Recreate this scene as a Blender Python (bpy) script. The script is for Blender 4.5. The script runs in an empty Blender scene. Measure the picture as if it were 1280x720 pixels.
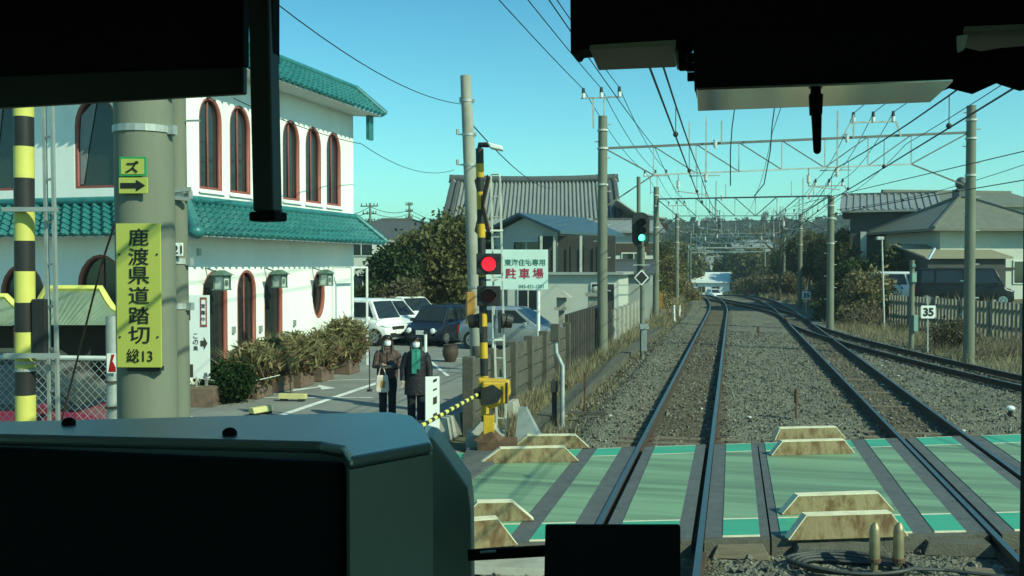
import bpy, bmesh, math, random
import numpy as np
from mathutils import Vector, Matrix

random.seed(7); rng = np.random.default_rng(7)
R = math.radians
scene = bpy.context.scene
COL = scene.collection

# ------------------------------------------------------------------ camera
F = 1200.0                      # focal length in pixels of a 1280 wide frame
YAW, PITCH = R(12.95), R(1.336)
EYE = Vector((0, 0, 2.9))
FWD = Vector((-math.sin(YAW)*math.cos(PITCH), math.cos(YAW)*math.cos(PITCH), -math.sin(PITCH)))
RGT = Vector((math.cos(YAW), math.sin(YAW), 0))
UPV = RGT.cross(FWD)
cam_d = bpy.data.cameras.new('camera'); cam = bpy.data.objects.new('camera', cam_d); COL.objects.link(cam)
cam_d.sensor_width = 36; cam_d.lens = 36*F/1280; cam_d.clip_start = 0.05; cam_d.clip_end = 5000
mw = Matrix((RGT, UPV, -FWD)).transposed().to_4x4(); mw.translation = EYE
cam.matrix_world = mw
scene.camera = cam

# ------------------------------------------------------------------ light
SUN_EL = R(37); SUN_H = Vector((0.90, -0.436, 0)).normalized()     # sun to the right, a little behind
world = bpy.data.worlds.new('World'); scene.world = world; world.use_nodes = True
nt = world.node_tree; nt.nodes.clear()
sky = nt.nodes.new('ShaderNodeTexSky'); sky.sky_type = 'NISHITA'; sky.sun_disc = False
sky.sun_elevation = SUN_EL; sky.sun_rotation = math.atan2(SUN_H.x, SUN_H.y)
sky.air_density = 1.0; sky.dust_density = 0.4; sky.ozone_density = 1.0
tint = nt.nodes.new('ShaderNodeMix'); tint.data_type = 'RGBA'; tint.blend_type = 'MULTIPLY'
tint.inputs[0].default_value = 1.0
wtc = nt.nodes.new('ShaderNodeTexCoord'); wsx = nt.nodes.new('ShaderNodeSeparateXYZ'); wmr = nt.nodes.new('ShaderNodeMapRange')
wmr.inputs[1].default_value = .03; wmr.inputs[2].default_value = .32; wmx = nt.nodes.new('ShaderNodeMix'); wmx.data_type = 'RGBA'
wmx.inputs[6].default_value = (0.40, 0.91, 0.76, 1); wmx.inputs[7].default_value = (0.18, 0.61, 0.68, 1)   # teal near the horizon, bluer higher up
nt.links.new(wtc.outputs['Generated'], wsx.inputs[0]); nt.links.new(wsx.outputs[2], wmr.inputs[0]); nt.links.new(wmr.outputs[0], wmx.inputs[0])
nt.links.new(wmx.outputs[2], tint.inputs[7])
bg = nt.nodes.new('ShaderNodeBackground'); bg.inputs[1].default_value = 0.15
wo = nt.nodes.new('ShaderNodeOutputWorld')
nt.links.new(sky.outputs[0], tint.inputs[6]); nt.links.new(tint.outputs[2], bg.inputs[0]); nt.links.new(bg.outputs[0], wo.inputs[0])
sun_d = bpy.data.lights.new('sun', 'SUN'); sun = bpy.data.objects.new('sun', sun_d); COL.objects.link(sun)
sun_d.energy = 3.8; sun_d.angle = R(0.5); sun_d.color = (0.88, 1.0, 0.70)
to_sun = Vector((SUN_H.x*math.cos(SUN_EL), SUN_H.y*math.cos(SUN_EL), math.sin(SUN_EL)))
sun.rotation_euler = to_sun.to_track_quat('Z', 'Y').to_euler()
sun.location = (30, -20, 40)
vs = scene.view_settings
vs.view_transform = 'Standard'; vs.look = 'None'; vs.gamma = 1; vs.use_curve_mapping = False; vs.exposure = 0.52
scene.cycles.max_bounces = 6; scene.cycles.transparent_max_bounces = 12

# ------------------------------------------------------------------ helpers
def ray(px, py):
    return RGT*((px-640)/F) + UPV*((360-py)/F) + FWD
def P(px, py, z=0.0):           # where the sight line of a photo point meets height z
    d = ray(px, py); return EYE + d*((z-EYE.z)/d.z)
def D(px, py, d):               # the point at depth d
    return EYE + ray(px, py)*d
def Yp(px, py, Y):              # the point at world Y
    d = ray(px, py); return EYE + d*(Y/d.y)
def G(px, d, z=0.0):            # ground point in column px at depth d
    q = EYE + (RGT*((px-640)/F) + Vector((-math.sin(YAW), math.cos(YAW), 0)))*d
    return Vector((q.x, q.y, z))
def Z(py, d): return 2.9 + (332-py)*d/F

def tag(o, label=None, cat=None, group=None, kind=None):
    if label: o['label'] = label
    if cat: o['category'] = cat
    if group: o['group'] = group
    if kind: o['kind'] = kind
    return o
def thing(name, label, cat, loc=(0, 0, 0), rz=0.0, group=None):
    o = bpy.data.objects.new(name, None); COL.objects.link(o)
    o.location = loc; o.rotation_euler = (0, 0, rz); o.empty_display_size = .2
    return tag(o, label, cat, group)
def origin(o):
    v = Vector((0, 0, 0))
    while o is not None:
        v = v + Vector(o.location); o = o.parent
    return v
def dup(root, loc, rz=None, label=None, group=None):
    def cp(o, par):
        c = o.copy(); COL.objects.link(c)
        if par is not None: c.parent = par
        for ch in o.children: cp(ch, c)
        return c
    r = cp(root, None); r.location = loc
    if rz is not None: r.rotation_euler = (0, 0, rz)
    if label: r['label'] = label
    if group: r['group'] = group
    return r

class MB:
    def __init__(s): s.v = []; s.f = []; s.mi = []; s.m = 0
    def add(s, vs_, fs_):
        b = len(s.v); s.v += [tuple(p) for p in vs_]
        for f in fs_: s.f.append([b+i for i in f]); s.mi.append(s.m)
        return s
    def hexa(s, p):             # p[0..3] bottom ring, p[4..7] top ring
        return s.add(p, [(3,2,1,0),(4,5,6,7),(0,1,5,4),(1,2,6,5),(2,3,7,6),(3,0,4,7)])
    def box(s, c, size, rz=0.0, rot=None):
        x, y, z = [k/2 for k in size]
        M_ = rot if rot is not None else Matrix.Rotation(rz, 3, 'Z')
        c = Vector(c)
        pts = [c + M_ @ Vector(q) for q in ((-x,-y,-z),(x,-y,-z),(x,y,-z),(-x,y,-z),(-x,-y,z),(x,-y,z),(x,y,z),(-x,y,z))]
        return s.hexa(pts)
    def beam(s, a, b, w, h=None):
        a, b = Vector(a), Vector(b); h = h or w; t = (b-a).normalized()
        up = Vector((0, 0, 1)) if abs(t.z) < .95 else Vector((0, 1, 0))
        x = t.cross(up).normalized()*(w/2); y = x.cross(t).normalized()*(h/2)
        return s.hexa([a-x-y, a+x-y, b+x-y, b-x-y, a-x+y, a+x+y, b+x+y, b-x+y])
    def cyl(s, a, b, r0, r1=None, n=12, caps=True):
        return s.tube([a, b], [r0, r0 if r1 is None else r1], n, caps)
    def tube(s, pts, r, n=6, caps=True):
        pts = [Vector(p) for p in pts]
        rr = r if isinstance(r, (list, tuple)) else [r]*len(pts)
        b = len(s.v); prev = None
        for i, p in enumerate(pts):
            t = (pts[min(i+1, len(pts)-1)]-pts[max(i-1, 0)])
            t = t.normalized() if t.length > 1e-9 else Vector((0,0,1))
            if prev is None:
                a = t.cross(Vector((0, 0, 1)) if abs(t.z) < .9 else Vector((0, 1, 0))).normalized()
            else:
                a = (prev - t*prev.dot(t)).normalized()
            prev = a; c = t.cross(a)
            for k in range(n):
                an = 2*math.pi*k/n
                s.v.append(tuple(p + a*(math.cos(an)*rr[i]) + c*(math.sin(an)*rr[i])))
        for i in range(len(pts)-1):
            for k in range(n):
                k2 = (k+1) % n
                s.f.append([b+i*n+k, b+i*n+k2, b+(i+1)*n+k2, b+(i+1)*n+k]); s.mi.append(s.m)
        if caps:
            s.f.append([b+k for k in reversed(range(n))]); s.mi.append(s.m)
            e = b+(len(pts)-1)*n
            s.f.append([e+k for k in range(n)]); s.mi.append(s.m)
        return s
    def loft(s, rings, caps=True, closed=True):
        n = len(rings[0]); b = len(s.v)
        for r in rings: s.v += [tuple(p) for p in r]
        for i in range(len(rings)-1):
            for k in range(n if closed else n-1):
                k2 = (k+1) % n
                s.f.append([b+i*n+k, b+i*n+k2, b+(i+1)*n+k2, b+(i+1)*n+k]); s.mi.append(s.m)
        if caps:
            s.f.append([b+k for k in reversed(range(n))]); s.mi.append(s.m)
            e = b+(len(rings)-1)*n
            s.f.append([e+k for k in range(n)]); s.mi.append(s.m)
        return s
    def ell(s, c, r, nu=14, nv=9, keep=None):
        c = Vector(c)
        rings = []
        for j in range(nv+1):
            th = math.pi*(0.02+0.96*j/nv)
            rings.append([c + Vector((r[0]*math.sin(th)*math.cos(2*math.pi*k/nu), r[1]*math.sin(th)*math.sin(2*math.pi*k/nu), -r[2]*math.cos(th))) for k in range(nu)])
        return s.loft(rings)
    def ext(s, poly, vec):      # polygon of 3d points, extruded along vec
        vec = Vector(vec); n = len(poly); b = len(s.v)
        s.v += [tuple(p) for p in poly] + [tuple(Vector(p)+vec) for p in poly]
        s.f.append([b+i for i in reversed(range(n))]); s.mi.append(s.m)
        s.f.append([b+n+i for i in range(n)]); s.mi.append(s.m)
        for i in range(n):
            j = (i+1) % n
            s.f.append([b+i, b+j, b+n+j, b+n+i]); s.mi.append(s.m)
        return s
    def loft_from(s, o):        # take over the faces of another builder as material s.m
        return s.add(o.v, o.f)
    def build_each(s, name, mats, parent=None, **kw):
        # every separate piece becomes a part of its own
        lab = list(range(len(s.v)))
        def root(i):
            while lab[i] != i: lab[i] = lab[lab[i]]; i = lab[i]
            return i
        for f in s.f:
            for i in f[1:]: lab[root(i)] = root(f[0])
        groups = {}
        for fi, f in enumerate(s.f): groups.setdefault(root(f[0]), []).append(fi)
        out = []
        for fl in groups.values():
            q = MB(); ids = {}
            for fi in fl:
                g = []
                for i in s.f[fi]:
                    if i not in ids: ids[i] = len(q.v); q.v.append(s.v[i])
                    g.append(ids[i])
                q.f.append(g); q.mi.append(s.mi[fi])
            out.append(q.build(name, mats, parent, **kw))
        return out
    def build(s, name, mats, parent=None, smooth=False, local=False, bevel=0, recalc=True):
        me = bpy.data.meshes.new(name)
        o0 = Vector((0, 0, 0)) if (local or parent is None) else origin(parent)
        me.from_pydata([(x-o0.x, y-o0.y, z-o0.z) for x, y, z in s.v], [], s.f)
        if not isinstance(mats, (list, tuple)): mats = [mats]
        for m in mats: me.materials.append(m)
        if len(mats) > 1: me.polygons.foreach_set('material_index', s.mi)
        if recalc and len(s.f) < 60000:
            bm = bmesh.new(); bm.from_mesh(me); bmesh.ops.recalc_face_normals(bm, faces=bm.faces); bm.to_mesh(me); bm.free()
        if smooth: me.polygons.foreach_set('use_smooth', [True]*len(me.polygons))
        o = bpy.data.objects.new(name, me); COL.objects.link(o)
        if parent is not None: o.parent = parent
        if bevel:
            md = o.modifiers.new('bevel', 'BEVEL'); md.width = bevel; md.segments = 2; md.limit_method = 'ANGLE'
        if smooth and not bevel:
            try:
                bm = bmesh.new(); bm.from_mesh(me)
                for e in bm.edges:
                    if len(e.link_faces) == 2 and e.calc_face_angle(0) > R(50): e.smooth = False
                bm.to_mesh(me); bm.free()
            except Exception: pass
        return o

# ------------------------------------------------------------------ materials
def mat(name, col, rough=.65, metal=0.0, var=.18, scale=3.0, bump=0.0, bscale=25.0, spec=.35, dirt=None, dirt_amt=.0, dirt_scale=1.2, island=0.0, emit=0.0, stretch=None):
    m = bpy.data.materials.new(name); m.use_nodes = True
    t = m.node_tree; b = t.nodes['Principled BSDF']; L = t.links.new
    b.inputs['Roughness'].default_value = rough; b.inputs['Metallic'].default_value = metal
    b.inputs['Specular IOR Level'].default_value = spec
    tc = t.nodes.new('ShaderNodeTexCoord'); oi = t.nodes.new('ShaderNodeObjectInfo')
    mp = t.nodes.new('ShaderNodeMapping')
    if stretch: mp.inputs['Scale'].default_value = stretch
    L(tc.outputs['Object'], mp.inputs['Vector'])
    w = t.nodes.new('ShaderNodeMath'); w.operation = 'MULTIPLY'; w.inputs[1].default_value = 37.0
    L(oi.outputs['Random'], w.inputs[0])
    n1 = t.nodes.new('ShaderNodeTexNoise'); n1.noise_dimensions = '4D'; n1.inputs['Scale'].default_value = scale
    n1.inputs['Detail'].default_value = 6; n1.inputs['Roughness'].default_value = .65
    L(mp.outputs[0], n1.inputs['Vector']); L(w.outputs[0], n1.inputs['W'])
    mr = t.nodes.new('ShaderNodeMapRange'); mr.inputs[1].default_value = .28; mr.inputs[2].default_value = .72
    mr.inputs[3].default_value = 1-var; mr.inputs[4].default_value = 1+var
    L(n1.outputs[0], mr.inputs[0])
    fac = mr.outputs[0]
    if island:
        ge = t.nodes.new('ShaderNodeNewGeometry')
        r2 = t.nodes.new('ShaderNodeMapRange'); r2.inputs[3].default_value = 1-island; r2.inputs[4].default_value = 1+island
        L(ge.outputs['Random Per Island'], r2.inputs[0])
        mm = t.nodes.new('ShaderNodeMath'); mm.operation = 'MULTIPLY'
        L(fac, mm.inputs[0]); L(r2.outputs[0], mm.inputs[1]); fac = mm.outputs[0]
    sc_ = t.nodes.new('ShaderNodeVectorMath'); sc_.operation = 'SCALE'; sc_.inputs[0].default_value = col[:3]
    L(fac, sc_.inputs['Scale']); out = sc_.outputs[0]
    if dirt is not None:
        n2 = t.nodes.new('ShaderNodeTexNoise'); n2.noise_dimensions = '4D'; n2.inputs['Scale'].default_value = dirt_scale
        n2.inputs['Detail'].default_value = 8; n2.inputs['Roughness'].default_value = .7
        L(mp.outputs[0], n2.inputs['Vector']); L(w.outputs[0], n2.inputs['W'])
        r3 = t.nodes.new('ShaderNodeMapRange'); r3.inputs[1].default_value = .45; r3.inputs[2].default_value = .72
        r3.inputs[3].default_value = 0; r3.inputs[4].default_value = dirt_amt
        L(n2.outputs[0], r3.inputs[0])
        mx = t.nodes.new('ShaderNodeMix'); mx.data_type = 'RGBA'; mx.inputs[7].default_value = (*dirt[:3], 1)
        L(r3.outputs[0], mx.inputs[0]); L(out, mx.inputs[6]); out = mx.outputs[2]
    L(out, b.inputs['Base Color'])
    if bump:
        n3 = t.nodes.new('ShaderNodeTexNoise'); n3.inputs['Scale'].default_value = bscale; n3.inputs['Detail'].default_value = 5
        L(mp.outputs[0], n3.inputs['Vector'])
        bp = t.nodes.new('ShaderNodeBump'); bp.inputs['Strength'].default_value = bump; bp.inputs['Distance'].default_value = .03
        L(n3.outputs[0], bp.inputs['Height']); L(bp.outputs[0], b.inputs['Normal'])
    if emit:
        b.inputs['Emission Color'].default_value = (*col[:3], 1); b.inputs['Emission Strength'].default_value = emit
    return m
def ballast_mat(name, c0, c1, scale):
    m = bpy.data.materials.new(name); m.use_nodes = True
    t = m.node_tree; b = t.nodes['Principled BSDF']; L = t.links.new
    b.inputs['Roughness'].default_value = .9; b.inputs['Specular IOR Level'].default_value = .2
    tc = t.nodes.new('ShaderNodeTexCoord')
    vo = t.nodes.new('ShaderNodeTexVoronoi'); vo.inputs['Scale'].default_value = scale
    L(tc.outputs['Object'], vo.inputs['Vector'])
    sep = t.nodes.new('ShaderNodeSeparateColor'); L(vo.outputs['Color'], sep.inputs[0])
    n1 = t.nodes.new('ShaderNodeTexNoise'); n1.inputs['Scale'].default_value = .6; n1.inputs['Detail'].default_value = 7
    L(tc.outputs['Object'], n1.inputs['Vector'])
    ad = t.nodes.new('ShaderNodeMath'); ad.operation = 'MULTIPLY_ADD'; ad.inputs[1].default_value = .55
    L(sep.outputs[0], ad.inputs[0])
    m2 = t.nodes.new('ShaderNodeMapRange'); m2.inputs[1].default_value = .3; m2.inputs[2].default_value = .7; m2.inputs[3].default_value = 0; m2.inputs[4].default_value = .45
    L(n1.outputs[0], m2.inputs[0]); L(m2.outputs[0], ad.inputs[2])
    mx = t.nodes.new('ShaderNodeMix'); mx.data_type = 'RGBA'; mx.inputs[6].default_value = (*c0, 1); mx.inputs[7].default_value = (*c1, 1)
    L(ad.outputs[0], mx.inputs[0]); L(mx.outputs[2], b.inputs['Base Color'])
    bp = t.nodes.new('ShaderNodeBump'); bp.inputs['Strength'].default_value = 1.0; bp.inputs['Distance'].default_value = .032
    L(vo.outputs['Distance'], bp.inputs['Height']); bp.invert = True; L(bp.outputs[0], b.inputs['Normal'])
    return m
def leafmat(name, col, isl=.45, var=.3, scale=.8, rough=.6):
    m = mat(name, col, rough, 0, var, scale, spec=.08, island=isl)
    t = m.node_tree; b = t.nodes['Principled BSDF']
    tr = t.nodes.new('ShaderNodeBsdfTranslucent'); mx = t.nodes.new('ShaderNodeMixShader'); mx.inputs[0].default_value = .25
    src = b.inputs['Base Color'].links[0].from_socket
    t.links.new(src, tr.inputs[0]); o = t.nodes['Material Output']
    t.links.new(b.outputs[0], mx.inputs[1]); t.links.new(tr.outputs[0], mx.inputs[2]); t.links.new(mx.outputs[0], o.inputs[0])
    return m
def glow(name, col, s):
    m = bpy.data.materials.new(name); m.use_nodes = True
    b = m.node_tree.nodes['Principled BSDF']; b.inputs['Base Color'].default_value = (*col, 1)
    b.inputs['Emission Color'].default_value = (*col, 1); b.inputs['Emission Strength'].default_value = s
    return m

K = dict(
 white_wall=mat('white_plaster', (.80,.80,.76), .8, var=.05, scale=2, bump=.15, bscale=60, dirt=(.55,.55,.5), dirt_amt=.4, dirt_scale=1.1, stretch=(1,1,.25)),
 teal=mat('teal_glazed_tile', (.018,.135,.14), .4, var=.3, scale=6, spec=.5, dirt=(.06,.22,.21), dirt_amt=.5, dirt_scale=5),
 redwood=mat('red_brown_frame', (.26,.075,.06), .6, var=.2),
 darkglass=mat('dark_window_glass', (.02,.025,.025), .06, var=.2, spec=.6),
 curtain=mat('grey_curtain', (.20,.21,.22), .9, var=.2),
 concrete=mat('grey_concrete', (.34,.33,.28), .85, var=.2, scale=4, bump=.2, bscale=80, dirt=(.17,.16,.13), dirt_amt=.6, dirt_scale=2.2, stretch=(1,1,.35)),
 concrete_pole=mat('pole_concrete', (.165,.175,.132), .8, var=.15, scale=3, bump=.08, bscale=90, dirt=(.11,.11,.085), dirt_amt=.6, dirt_scale=1.6, stretch=(1,1,.25)),
 old_concrete=mat('weathered_fence_concrete', (.095,.09,.072), .95, var=.35, scale=5, bump=.5, bscale=40, dirt=(.06,.055,.04), dirt_amt=.7, dirt_scale=2),
 yellow=mat('yellow_paint', (.72,.56,.035), .5, var=.12, scale=5, dirt=(.35,.27,.08), dirt_amt=.35, dirt_scale=4),
 pale_yellow=mat('sun_bleached_yellow', (.60,.56,.13), .5, var=.1, scale=5, dirt=(.4,.36,.12), dirt_amt=.3, dirt_scale=3),
 black=mat('black_paint', (.022,.022,.022), .5, var=.3, scale=5),
 blackplastic=mat('black_cab_plastic', (.006,.006,.006), .8, var=.2, scale=8, spec=.15),
 cabgrey=mat('dark_cab_metal', (.20,.22,.175), .42, var=.15, scale=6, spec=.4),
 consoletop=mat('satin_console_metal', (.34,.37,.33), .36, metal=.75, var=.12, scale=9, stretch=(1,.2,1)),
 beige=mat('beige_cab_panel', (.30,.29,.22), .6, var=.12),
 mirror=mat('polished_strip', (.75,.74,.62), .14, metal=1.0, var=.1),
 galv=mat('galvanised_steel', (.40,.42,.40), .5, metal=.5, var=.2, scale=8, dirt=(.2,.17,.12), dirt_amt=.3),
 pale_steel=mat('pale_painted_steel', (.55,.57,.52), .55, var=.15, scale=8, dirt=(.30,.26,.2), dirt_amt=.4),
 gantry_steel=mat('grey_gantry_steel', (.50,.51,.47), .6, metal=.2, var=.25, scale=6, dirt=(.12,.10,.08), dirt_amt=.5),
 rust=mat('rusty_iron', (.11,.06,.035), .85, var=.4, scale=14, bump=.3),
 railside=mat('rusty_rail_side', (.055,.036,.025), .85, var=.3, scale=8),
 railtop=mat('polished_rail_top', (.26,.26,.245), .4, metal=1.0, var=.1, scale=10),
 wood=mat('weathered_timber', (.16,.13,.09), .9, var=.3, scale=3, bump=.4, stretch=(1,8,8)),
 rubber=mat('dark_crossing_rubber', (.085,.092,.095), .7, var=.3, scale=7, bump=.2, dirt=(.11,.11,.10), dirt_amt=.6, dirt_scale=3),
 asphalt=mat('asphalt', (.20,.205,.185), .9, var=.22, scale=1.2, bump=.25, bscale=120, dirt=(.17,.17,.16), dirt_amt=.6, dirt_scale=.5),
 road_line=mat('white_road_paint', (.70,.70,.66), .75, var=.12, scale=4, dirt=(.25,.25,.23), dirt_amt=.55, dirt_scale=6),
 guard=mat('rust_stained_cream_guard', (.27,.205,.11), .8, var=.12, scale=6, bump=.15, dirt=(.12,.06,.025), dirt_amt=.9, dirt_scale=4.0, stretch=(1.6,1.6,.8)),
 guard_top=mat('cream_guard_edge', (.68,.62,.45), .75, var=.12, scale=9, dirt=(.35,.25,.14), dirt_amt=.5, dirt_scale=8),
 ballast=ballast_mat('grey_ballast', (.092,.092,.072), (.225,.212,.16), 24),
 ballast_brown=ballast_mat('rust_dusted_ballast', (.065,.056,.038), (.165,.14,.098), 24),
 soil=mat('dry_soil', (.16,.135,.085), .95, var=.35, scale=1.5, bump=.5, bscale=20, dirt=(.09,.08,.05), dirt_amt=.6),
 terrain=mat('scrub_ground', (.10,.10,.055), .95, var=.4, scale=.15, bump=.4, dirt=(.14,.12,.07), dirt_amt=.6, dirt_scale=.08),
 dry=leafmat('dry_grass', (.27,.23,.14), .4, .25, .7),
 straw=leafmat('straw_leaf', (.21,.175,.085), .5, .2, 1.5),
 dark_leaf=leafmat('dark_evergreen_leaf', (.042,.062,.026), .55, .45, .5),
 mid_leaf=leafmat('olive_leaf', (.10,.098,.040), .5, .4, .6),
 hedge_leaf=leafmat('hedge_leaf', (.045,.065,.025), .5, .3, .8),
 bush_leaf=leafmat('clipped_bush_leaf', (.022,.045,.014), .6, .3, 1.5),
 red_leaf=leafmat('reddish_leaf', (.17,.09,.055), .5, .3, 1.5),
 lantern=mat('dark_green_lantern_metal', (.10,.16,.13), .5, var=.2),
 varieg=leafmat('variegated_leaf', (.23,.20,.10), .6, .3, 1.5),
 brown_leaf=leafmat('brownish_scrub_leaf', (.135,.115,.065), .5, .35, .6),
 far_leaf=leafmat('far_wood_leaf', (.050,.055,.030), .5, .4, .05),
 bark=mat('bark', (.09,.07,.05), .95, var=.3, scale=8, bump=.5),
 kawara=mat('grey_fired_roof_tile', (.22,.23,.215), .45, var=.22, scale=2, dirt=(.24,.24,.22), dirt_amt=.5, dirt_scale=1.5, stretch=(3,1,1)),
 kawara_dark=mat('dark_ridge_tile', (.075,.08,.08), .5, var=.2, scale=3),
 blue_roof=mat('blue_sheet_roof', (.05,.092,.115), .45, var=.15, scale=2),
 brown_roof=mat('brown_grey_roof_tile', (.135,.135,.105), .6, var=.2, scale=2),
 tan_roof=mat('tan_sheet_roof', (.24,.22,.15), .6, var=.15),
 stop=mat('cream_stop_paint', (.50,.45,.20), .6, var=.12, scale=6, dirt=(.3,.27,.15), dirt_amt=.4, dirt_scale=5),
 cabdark=mat('dark_cab_trim', (.03,.036,.033), .5, var=.15, scale=6),
 gantry_dark=mat('dark_gantry_steel', (.15,.155,.145), .65, metal=.1, var=.25, scale=6),  # darker steel for the top chord, diagonals and braces
 dry_twig=mat('dry_twig', (.20,.15,.10), .9, var=.3, scale=6),
 cabwall=mat('cab_inner_panel', (.30,.32,.28), .7, var=.1),  # cab lining kept pale so it bounces daylight inside
 cream_wall=mat('cream_siding', (.47,.48,.42), .8, var=.08, scale=1, dirt=(.38,.38,.33), dirt_amt=.4, dirt_scale=.6),
 grey_wall=mat('grey_siding', (.30,.32,.30), .8, var=.12, scale=1),
 dark_wall=mat('dark_grey_siding', (.05,.05,.047), .8, var=.2, scale=1),
 timber=mat('dark_timber', (.05,.04,.03), .8, var=.2),
 carwhite=mat('white_car_paint', (.80,.80,.78), .22, var=.03, spec=.6),
 carnavy=mat('dark_navy_car_paint', (.010,.015,.028), .25, var=.1, spec=.4),
 carsilver=mat('silver_car_paint', (.42,.44,.44), .3, metal=.6, var=.05, spec=.6),
 carmaroon=mat('maroon_car_paint', (.16,.012,.028), .25, var=.1, spec=.6),
 carblack=mat('black_car_paint', (.010,.011,.012), .3, var=.1, spec=.35),
 tyre=mat('tyre_rubber', (.015,.015,.015), .85, var=.2),
 chrome=mat('alloy', (.55,.56,.56), .3, metal=.9, var=.1),
 headlamp=mat('headlamp_glass', (.65,.68,.68), .12, var=.05, spec=.7),
 taillamp=mat('red_lamp_glass', (.35,.01,.01), .2, var=.05),
 canopy=mat('green_canopy_sheet', (.15,.195,.135), .5, var=.2, scale=4),
 skin=mat('skin', (.55,.36,.26), .55, var=.08, scale=20),
 hair=mat('black_hair', (.012,.010,.009), .45, var=.3, scale=30),
 mask=mat('white_mask_cloth', (.78,.78,.78), .85, var=.04),
 coat=mat('dark_quilted_coat', (.014,.012,.016), .6, var=.3, scale=8, bump=.5, bscale=18),
 tweed=mat('brown_checked_jacket', (.085,.05,.045), .9, var=.9, scale=15),
 trousers=mat('dark_trousers', (.010,.013,.020), .85, var=.2, scale=9),
 scarf=mat('green_scarf_cloth', (.03,.20,.15), .9, var=.35, scale=14),
 bag=mat('cream_bag_cloth', (.62,.52,.44), .85, var=.12, scale=9),
 white_sign=mat('white_sign_enamel', (.74,.76,.74), .45, var=.05, scale=3, dirt=(.5,.5,.46), dirt_amt=.3, dirt_scale=3),
 mint_sign=mat('pale_mint_sign_board', (.52,.66,.62), .5, var=.06, scale=2, dirt=(.42,.5,.47), dirt_amt=.4),
 yellow_sign=mat('yellow_green_sign_enamel', (.40,.42,.085), .4, var=.05, scale=3, dirt=(.42,.42,.08), dirt_amt=.25, dirt_scale=3),
 green_edge=mat('green_sign_border', (.02,.26,.09), .45, var=.08),
 ink=mat('black_sign_lettering', (.012,.012,.012), .5, var=.1),
 red_ink=mat('dark_red_sign_lettering', (.30,.02,.05), .5, var=.1),
 green_ink=mat('dark_green_sign_lettering', (.04,.15,.12), .5, var=.1),
 red_glow=glow('lit_red_lamp', (1.0,.012,.03), 1.0),
 green_glow=glow('lit_green_lamp', (.08,1.0,.5), 3.0),
 lampglass=mat('frosted_lantern_glass', (.46,.49,.45), .3, var=.05),
 insul=mat('white_porcelain', (.75,.75,.72), .25, var=.05),
 wire=mat('black_wire', (.02,.022,.022), .6, var=.1),
 bronze=mat('weathered_bronze_pipe', (.30,.24,.14), .45, metal=.5, var=.25, scale=10),
 cable=mat('dark_cable', (.04,.045,.045), .6, var=.2),
 orange=mat('orange_brown_paint', (.35,.17,.035), .6, var=.25, scale=8),
 pot=mat('brown_pot', (.06,.04,.03), .6, var=.2),
 brick=mat('brown_brick_planter', (.15,.10,.075), .9, var=.3, scale=12),
)
def deck_mat(name, col, amt):
    # painted deck with dark tyre-wear bands running along the road
    m = mat(name, col, .6, var=.10, scale=5, dirt=(.055,.085,.06), dirt_amt=amt, dirt_scale=.9, stretch=(.10,1.9,1))
    for n in m.node_tree.nodes:
        if n.type == 'MAP_RANGE' and abs(n.inputs[1].default_value-.45) < 1e-4: n.inputs[1].default_value = .45; n.inputs[2].default_value = .66
        if n.type == 'MAPPING': n.inputs['Rotation'].default_value = (0, 0, R(-20))
    return m
K['deck'] = deck_mat('worn_green_deck_paint', (.185,.30,.185), .95)
K['deck_bright'] = deck_mat('turquoise_deck_paint', (.05,.32,.21), .25)

for n in K['guard'].node_tree.nodes:
    if n.type == 'MAP_RANGE' and abs(n.inputs[1].default_value-.45) < 1e-4: n.inputs[1].default_value = .46; n.inputs[2].default_value = .60

def text_mesh(name, txt, centre, h, m, parent, yaw=0.0, sx=1.0, lift=.004, bold=0.0, maxw=None):
    """One line of lettering, centred, facing -Y before the yaw turn."""
    cu = bpy.data.curves.new(name, 'FONT'); cu.body = txt; cu.size = 1; cu.align_x = 'CENTER'; cu.extrude = .002/max(h, .01); cu.offset = bold
    to = bpy.data.objects.new(name, cu); COL.objects.link(to)
    bpy.context.view_layer.update()
    me = bpy.data.meshes.new_from_object(to.evaluated_get(bpy.context.evaluated_depsgraph_get()))
    bpy.data.objects.remove(to); bpy.data.curves.remove(cu)
    n = len(me.vertices); co = np.empty(n*3); me.vertices.foreach_get('co', co); co = co.reshape(-1, 3)
    if n == 0: return None
    lo, hi = co.min(0), co.max(0); mid = (lo+hi)/2
    s = h/(hi[1]-lo[1])
    kx = s*sx
    if maxw and (hi[0]-lo[0])*kx > maxw: kx = maxw/(hi[0]-lo[0])
    x = (co[:, 0]-mid[0])*kx; z = (co[:, 1]-mid[1])*s; y = -(co[:, 2]*s) - lift
    c, sn = math.cos(yaw), math.sin(yaw)
    o0 = origin(parent) if parent else Vector()
    out = np.stack([x*c - y*sn + centre[0]-o0.x, x*sn + y*c + centre[1]-o0.y, z + centre[2]-o0.z], 1)
    me.vertices.foreach_set('co', out.reshape(-1).copy()); me.materials.clear(); me.materials.append(m)
    for p in me.polygons: p.material_index = 0
    o = bpy.data.objects.new(name, me); COL.objects.link(o)
    if parent: o.parent = parent
    me.update(); return o

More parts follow.
